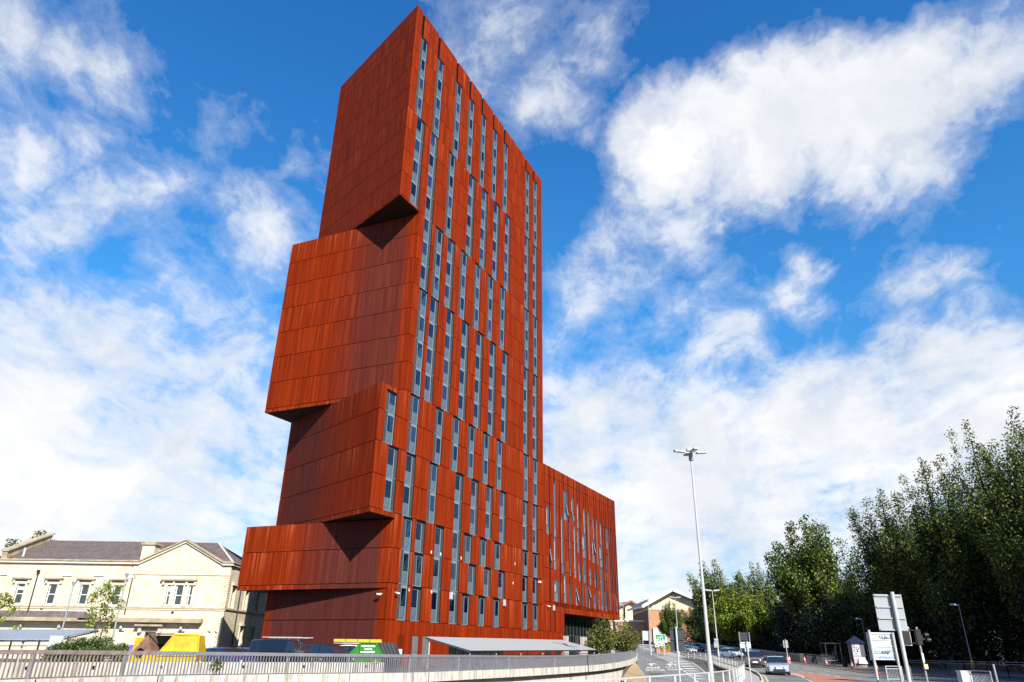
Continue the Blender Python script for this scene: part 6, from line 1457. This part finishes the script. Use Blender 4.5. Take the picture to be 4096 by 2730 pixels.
mb = MB(); yk = -.72; mb.box(-.38, .38, yk-.02, yk, .45, 2.4, m_post); o_ = mb.build('poster', t)
mb = MB(); mb.box(-.3, -.24, yk-.03, yk-.02, 1.95, 2.32, m_pk); mb.box(-.17, -.11, yk-.03, yk-.02, 1.95, 2.25, m_pk); mb.ball((.12, yk-.02, 1.95), .17, .012, .17, m_pk, 14, 8); mb.ball((.12, yk-.03, 1.95), .11, .012, .11, m_post, 14, 8); mb.ball((.1, yk-.02, 1.65), .1, .012, .1, m_pk); mb.ball((-.08, yk-.02, 1.42), .08, .012, .06, m_pk)
for k in range(6): mb.box(-.28, -.14, yk-.03, yk-.02, 1.55+k*.06, 1.575+k*.06, m_pk)
for k in range(3): mb.box(-.3, .3, yk-.03, yk-.02, 1.1+k*.06, 1.115+k*.06, m_pk)
mb.build('poster_print', o_)
for k, tx in enumerate(('SOUL', 'SHACK')): textbox(tx, .17, m_po, o_, 'poster_lettering', Matrix.Translation((-.12, yk-.025, .82-.17*k)) @ RX)
mb = MB(); mb.hexa([(.05, yk-.3, .42), (.95, yk+.1, .42), (.93, yk+.14, .42), (.03, yk-.26, .42), (.1, yk-.05, 1.05), (.7, yk-.02, 1.05), (.7, yk+.0, 1.05), (.1, yk-.03, 1.05)], m_post); mb.build('leaning_board', t)
# bus shelter
t = thing('bus_shelter', 'dark glazed bus shelter in deep shade left of the poster kiosk', 'bus shelter', (gx(3345, 92), 93, road_z(93)+.1)); mb = MB(); mb.box(-.95, .95, -.7, .8, 2.35, 2.45, m_trim); mb.build('roof', t)
for x_ in (-.9, .9):
    for y_ in (-.6, .75): mb = MB(); mb.box(x_-.04, x_+.04, y_-.04, y_+.04, 0, 2.35, m_trim); mb.build('post', t)
mb = MB(); mb.box(-.86, .86, .72, .74, .3, 2.3, g_car); mb.build('glass_panel', t); mb = MB(); mb.box(-.7, .7, .3, .6, .45, .5, m_galv); mb.build('bench', t)
t = thing('litter_bin', 'dark round litter bin between the bus shelter and the poster kiosk', 'litter bin', (gx(3385, 86), 86.5, road_z(86)+.1)); mb = MB(); mb.cyl((0, 0, 0), (0, 0, .95), .27, .3, m_sig, 14); mb.build('drum', t); mb = MB(); mb.cyl((0, 0, .95), (0, 0, 1.08), .32, .2, m_sig, 14); mb.build('hood', t)
# yellow hydrant-like tap standing behind the railing
t = thing('standpipe', 'small yellow standpipe clipped to the walkway behind the railing below the green skip', 'standpipe', (gx(1500, 49.3), 49.3, .35)); mb = MB(); mb.cyl((0, 0, 0), (0, 0, .45), .04, .04, m_rust, 8); mb.build('pipe', t); mb = MB(); mb.cyl((-.2, 0, .48), (.25, 0, .52), .06, .06, m_yelp, 8); mb.cyl((0, 0, .45), (0, 0, .7), .07, .05, m_yelp, 8); mb.build('valve', t)
mb = None
# second lamp-like blue board near the hedge
t = thing('information_board', 'small purple and white board between the hedge and the yellow cabinet', 'sign', (gx(515, 48), 48.4, .22)); mb = MB(); mb.box(-.32, .32, 0, .05, .9, 1.5, simple('board_purple', (.16, .10, .42), .5)); mb.box(-.25, .25, -.02, 0, 1.0, 1.15, m_plate); mb.build('sign_panel', t); mb = MB(); mb.bar((-.25, .05, 0), (-.25, .05, 1.5), .05, .05, m_galv); mb.build('leg', t); mb = MB(); mb.bar((.25, .05, 0), (.25, .05, 1.5), .05, .05, m_galv); mb.build('leg', t)
# weeds through the railing
for (px, Y, lab) in ((870, 39.2, 'leafy weed growing through the railing below the blue car'), (2298, 77, 'leafy weed climbing the railing near the end of the cycle shelter')):
    t = thing('weed', lab, 'plant', (gx(px, Y), Y, at(px, 2700 if px < 1000 else 2668, Y).z)); mb = MB(); C = []
    for k in range(5): c = ((k-2)*.13, 0, .35+.12*(k % 3)); mb.cyl((0, 0, -.1), c, .012, .006, m_bark, 4); C.append(c)
    mb.build('stem', t); link('foliage', quads_mesh('foliage', leaf_cloud(C, [.16]*5, 220, .1, 3+int(Y), 1.4), L_mid), t)

# repairs and ironwork in the road surface
m_patch = simple('asphalt_patch', (.10, .095, .09), .9, var=.15, scale=3)
mb = MB()
for px, py, wx, wy in ((3090, 2722, 2.2, 1.2), (3160, 2712, 1.4, 3.), (3230, 2726, 1.8, 1.0), (3085, 2655, 1.6, 4.)):
    p = groundhit(px, py, RZ); mb.face([(p.x, p.y, road_z(p.y)+.011), (p.x+wx, p.y-.2, road_z(p.y-.2)+.011), (p.x+wx+.1, p.y+wy, road_z(p.y+wy)+.011), (p.x-.1, p.y+wy, road_z(p.y+wy)+.011)], m_patch)
for px, py, wx, wy in ((2610, 2705, 1.4, 5.), (2650, 2648, 1.2, 7.), (2700, 2715, .9, 2.)):
    p = groundhit(px, py, SZ); mb.face([(p.x, p.y, slip_z(p.y)+.012), (p.x+wx, p.y, slip_z(p.y)+.012), (p.x+wx+.3, p.y+wy, slip_z(p.y+wy)+.012), (p.x+.3, p.y+wy, slip_z(p.y+wy)+.012)], m_patch)
mb.build('road_patch', kind='structure')
for i, (px, py, zf, lab) in enumerate(((3128, 2716, RZ, 'round iron manhole cover in the road in front of the silver hatchback'), (2655, 2695, SZ, 'round iron manhole cover in the slip road below the painted words'))):
    p = groundhit(px, py, zf); t = thing('manhole_cover', lab, 'manhole cover', (p.x, p.y, zf(p.y))); mb = MB(); mb.cyl((0, 0, -.02), (0, 0, .02), .36, .36, m_trim, 18); mb.build('lid', t); mb = MB(); mb.cyl((0, 0, -.02), (0, 0, .016), .44, .44, m_concd, 18); mb.build('frame_ring', t)
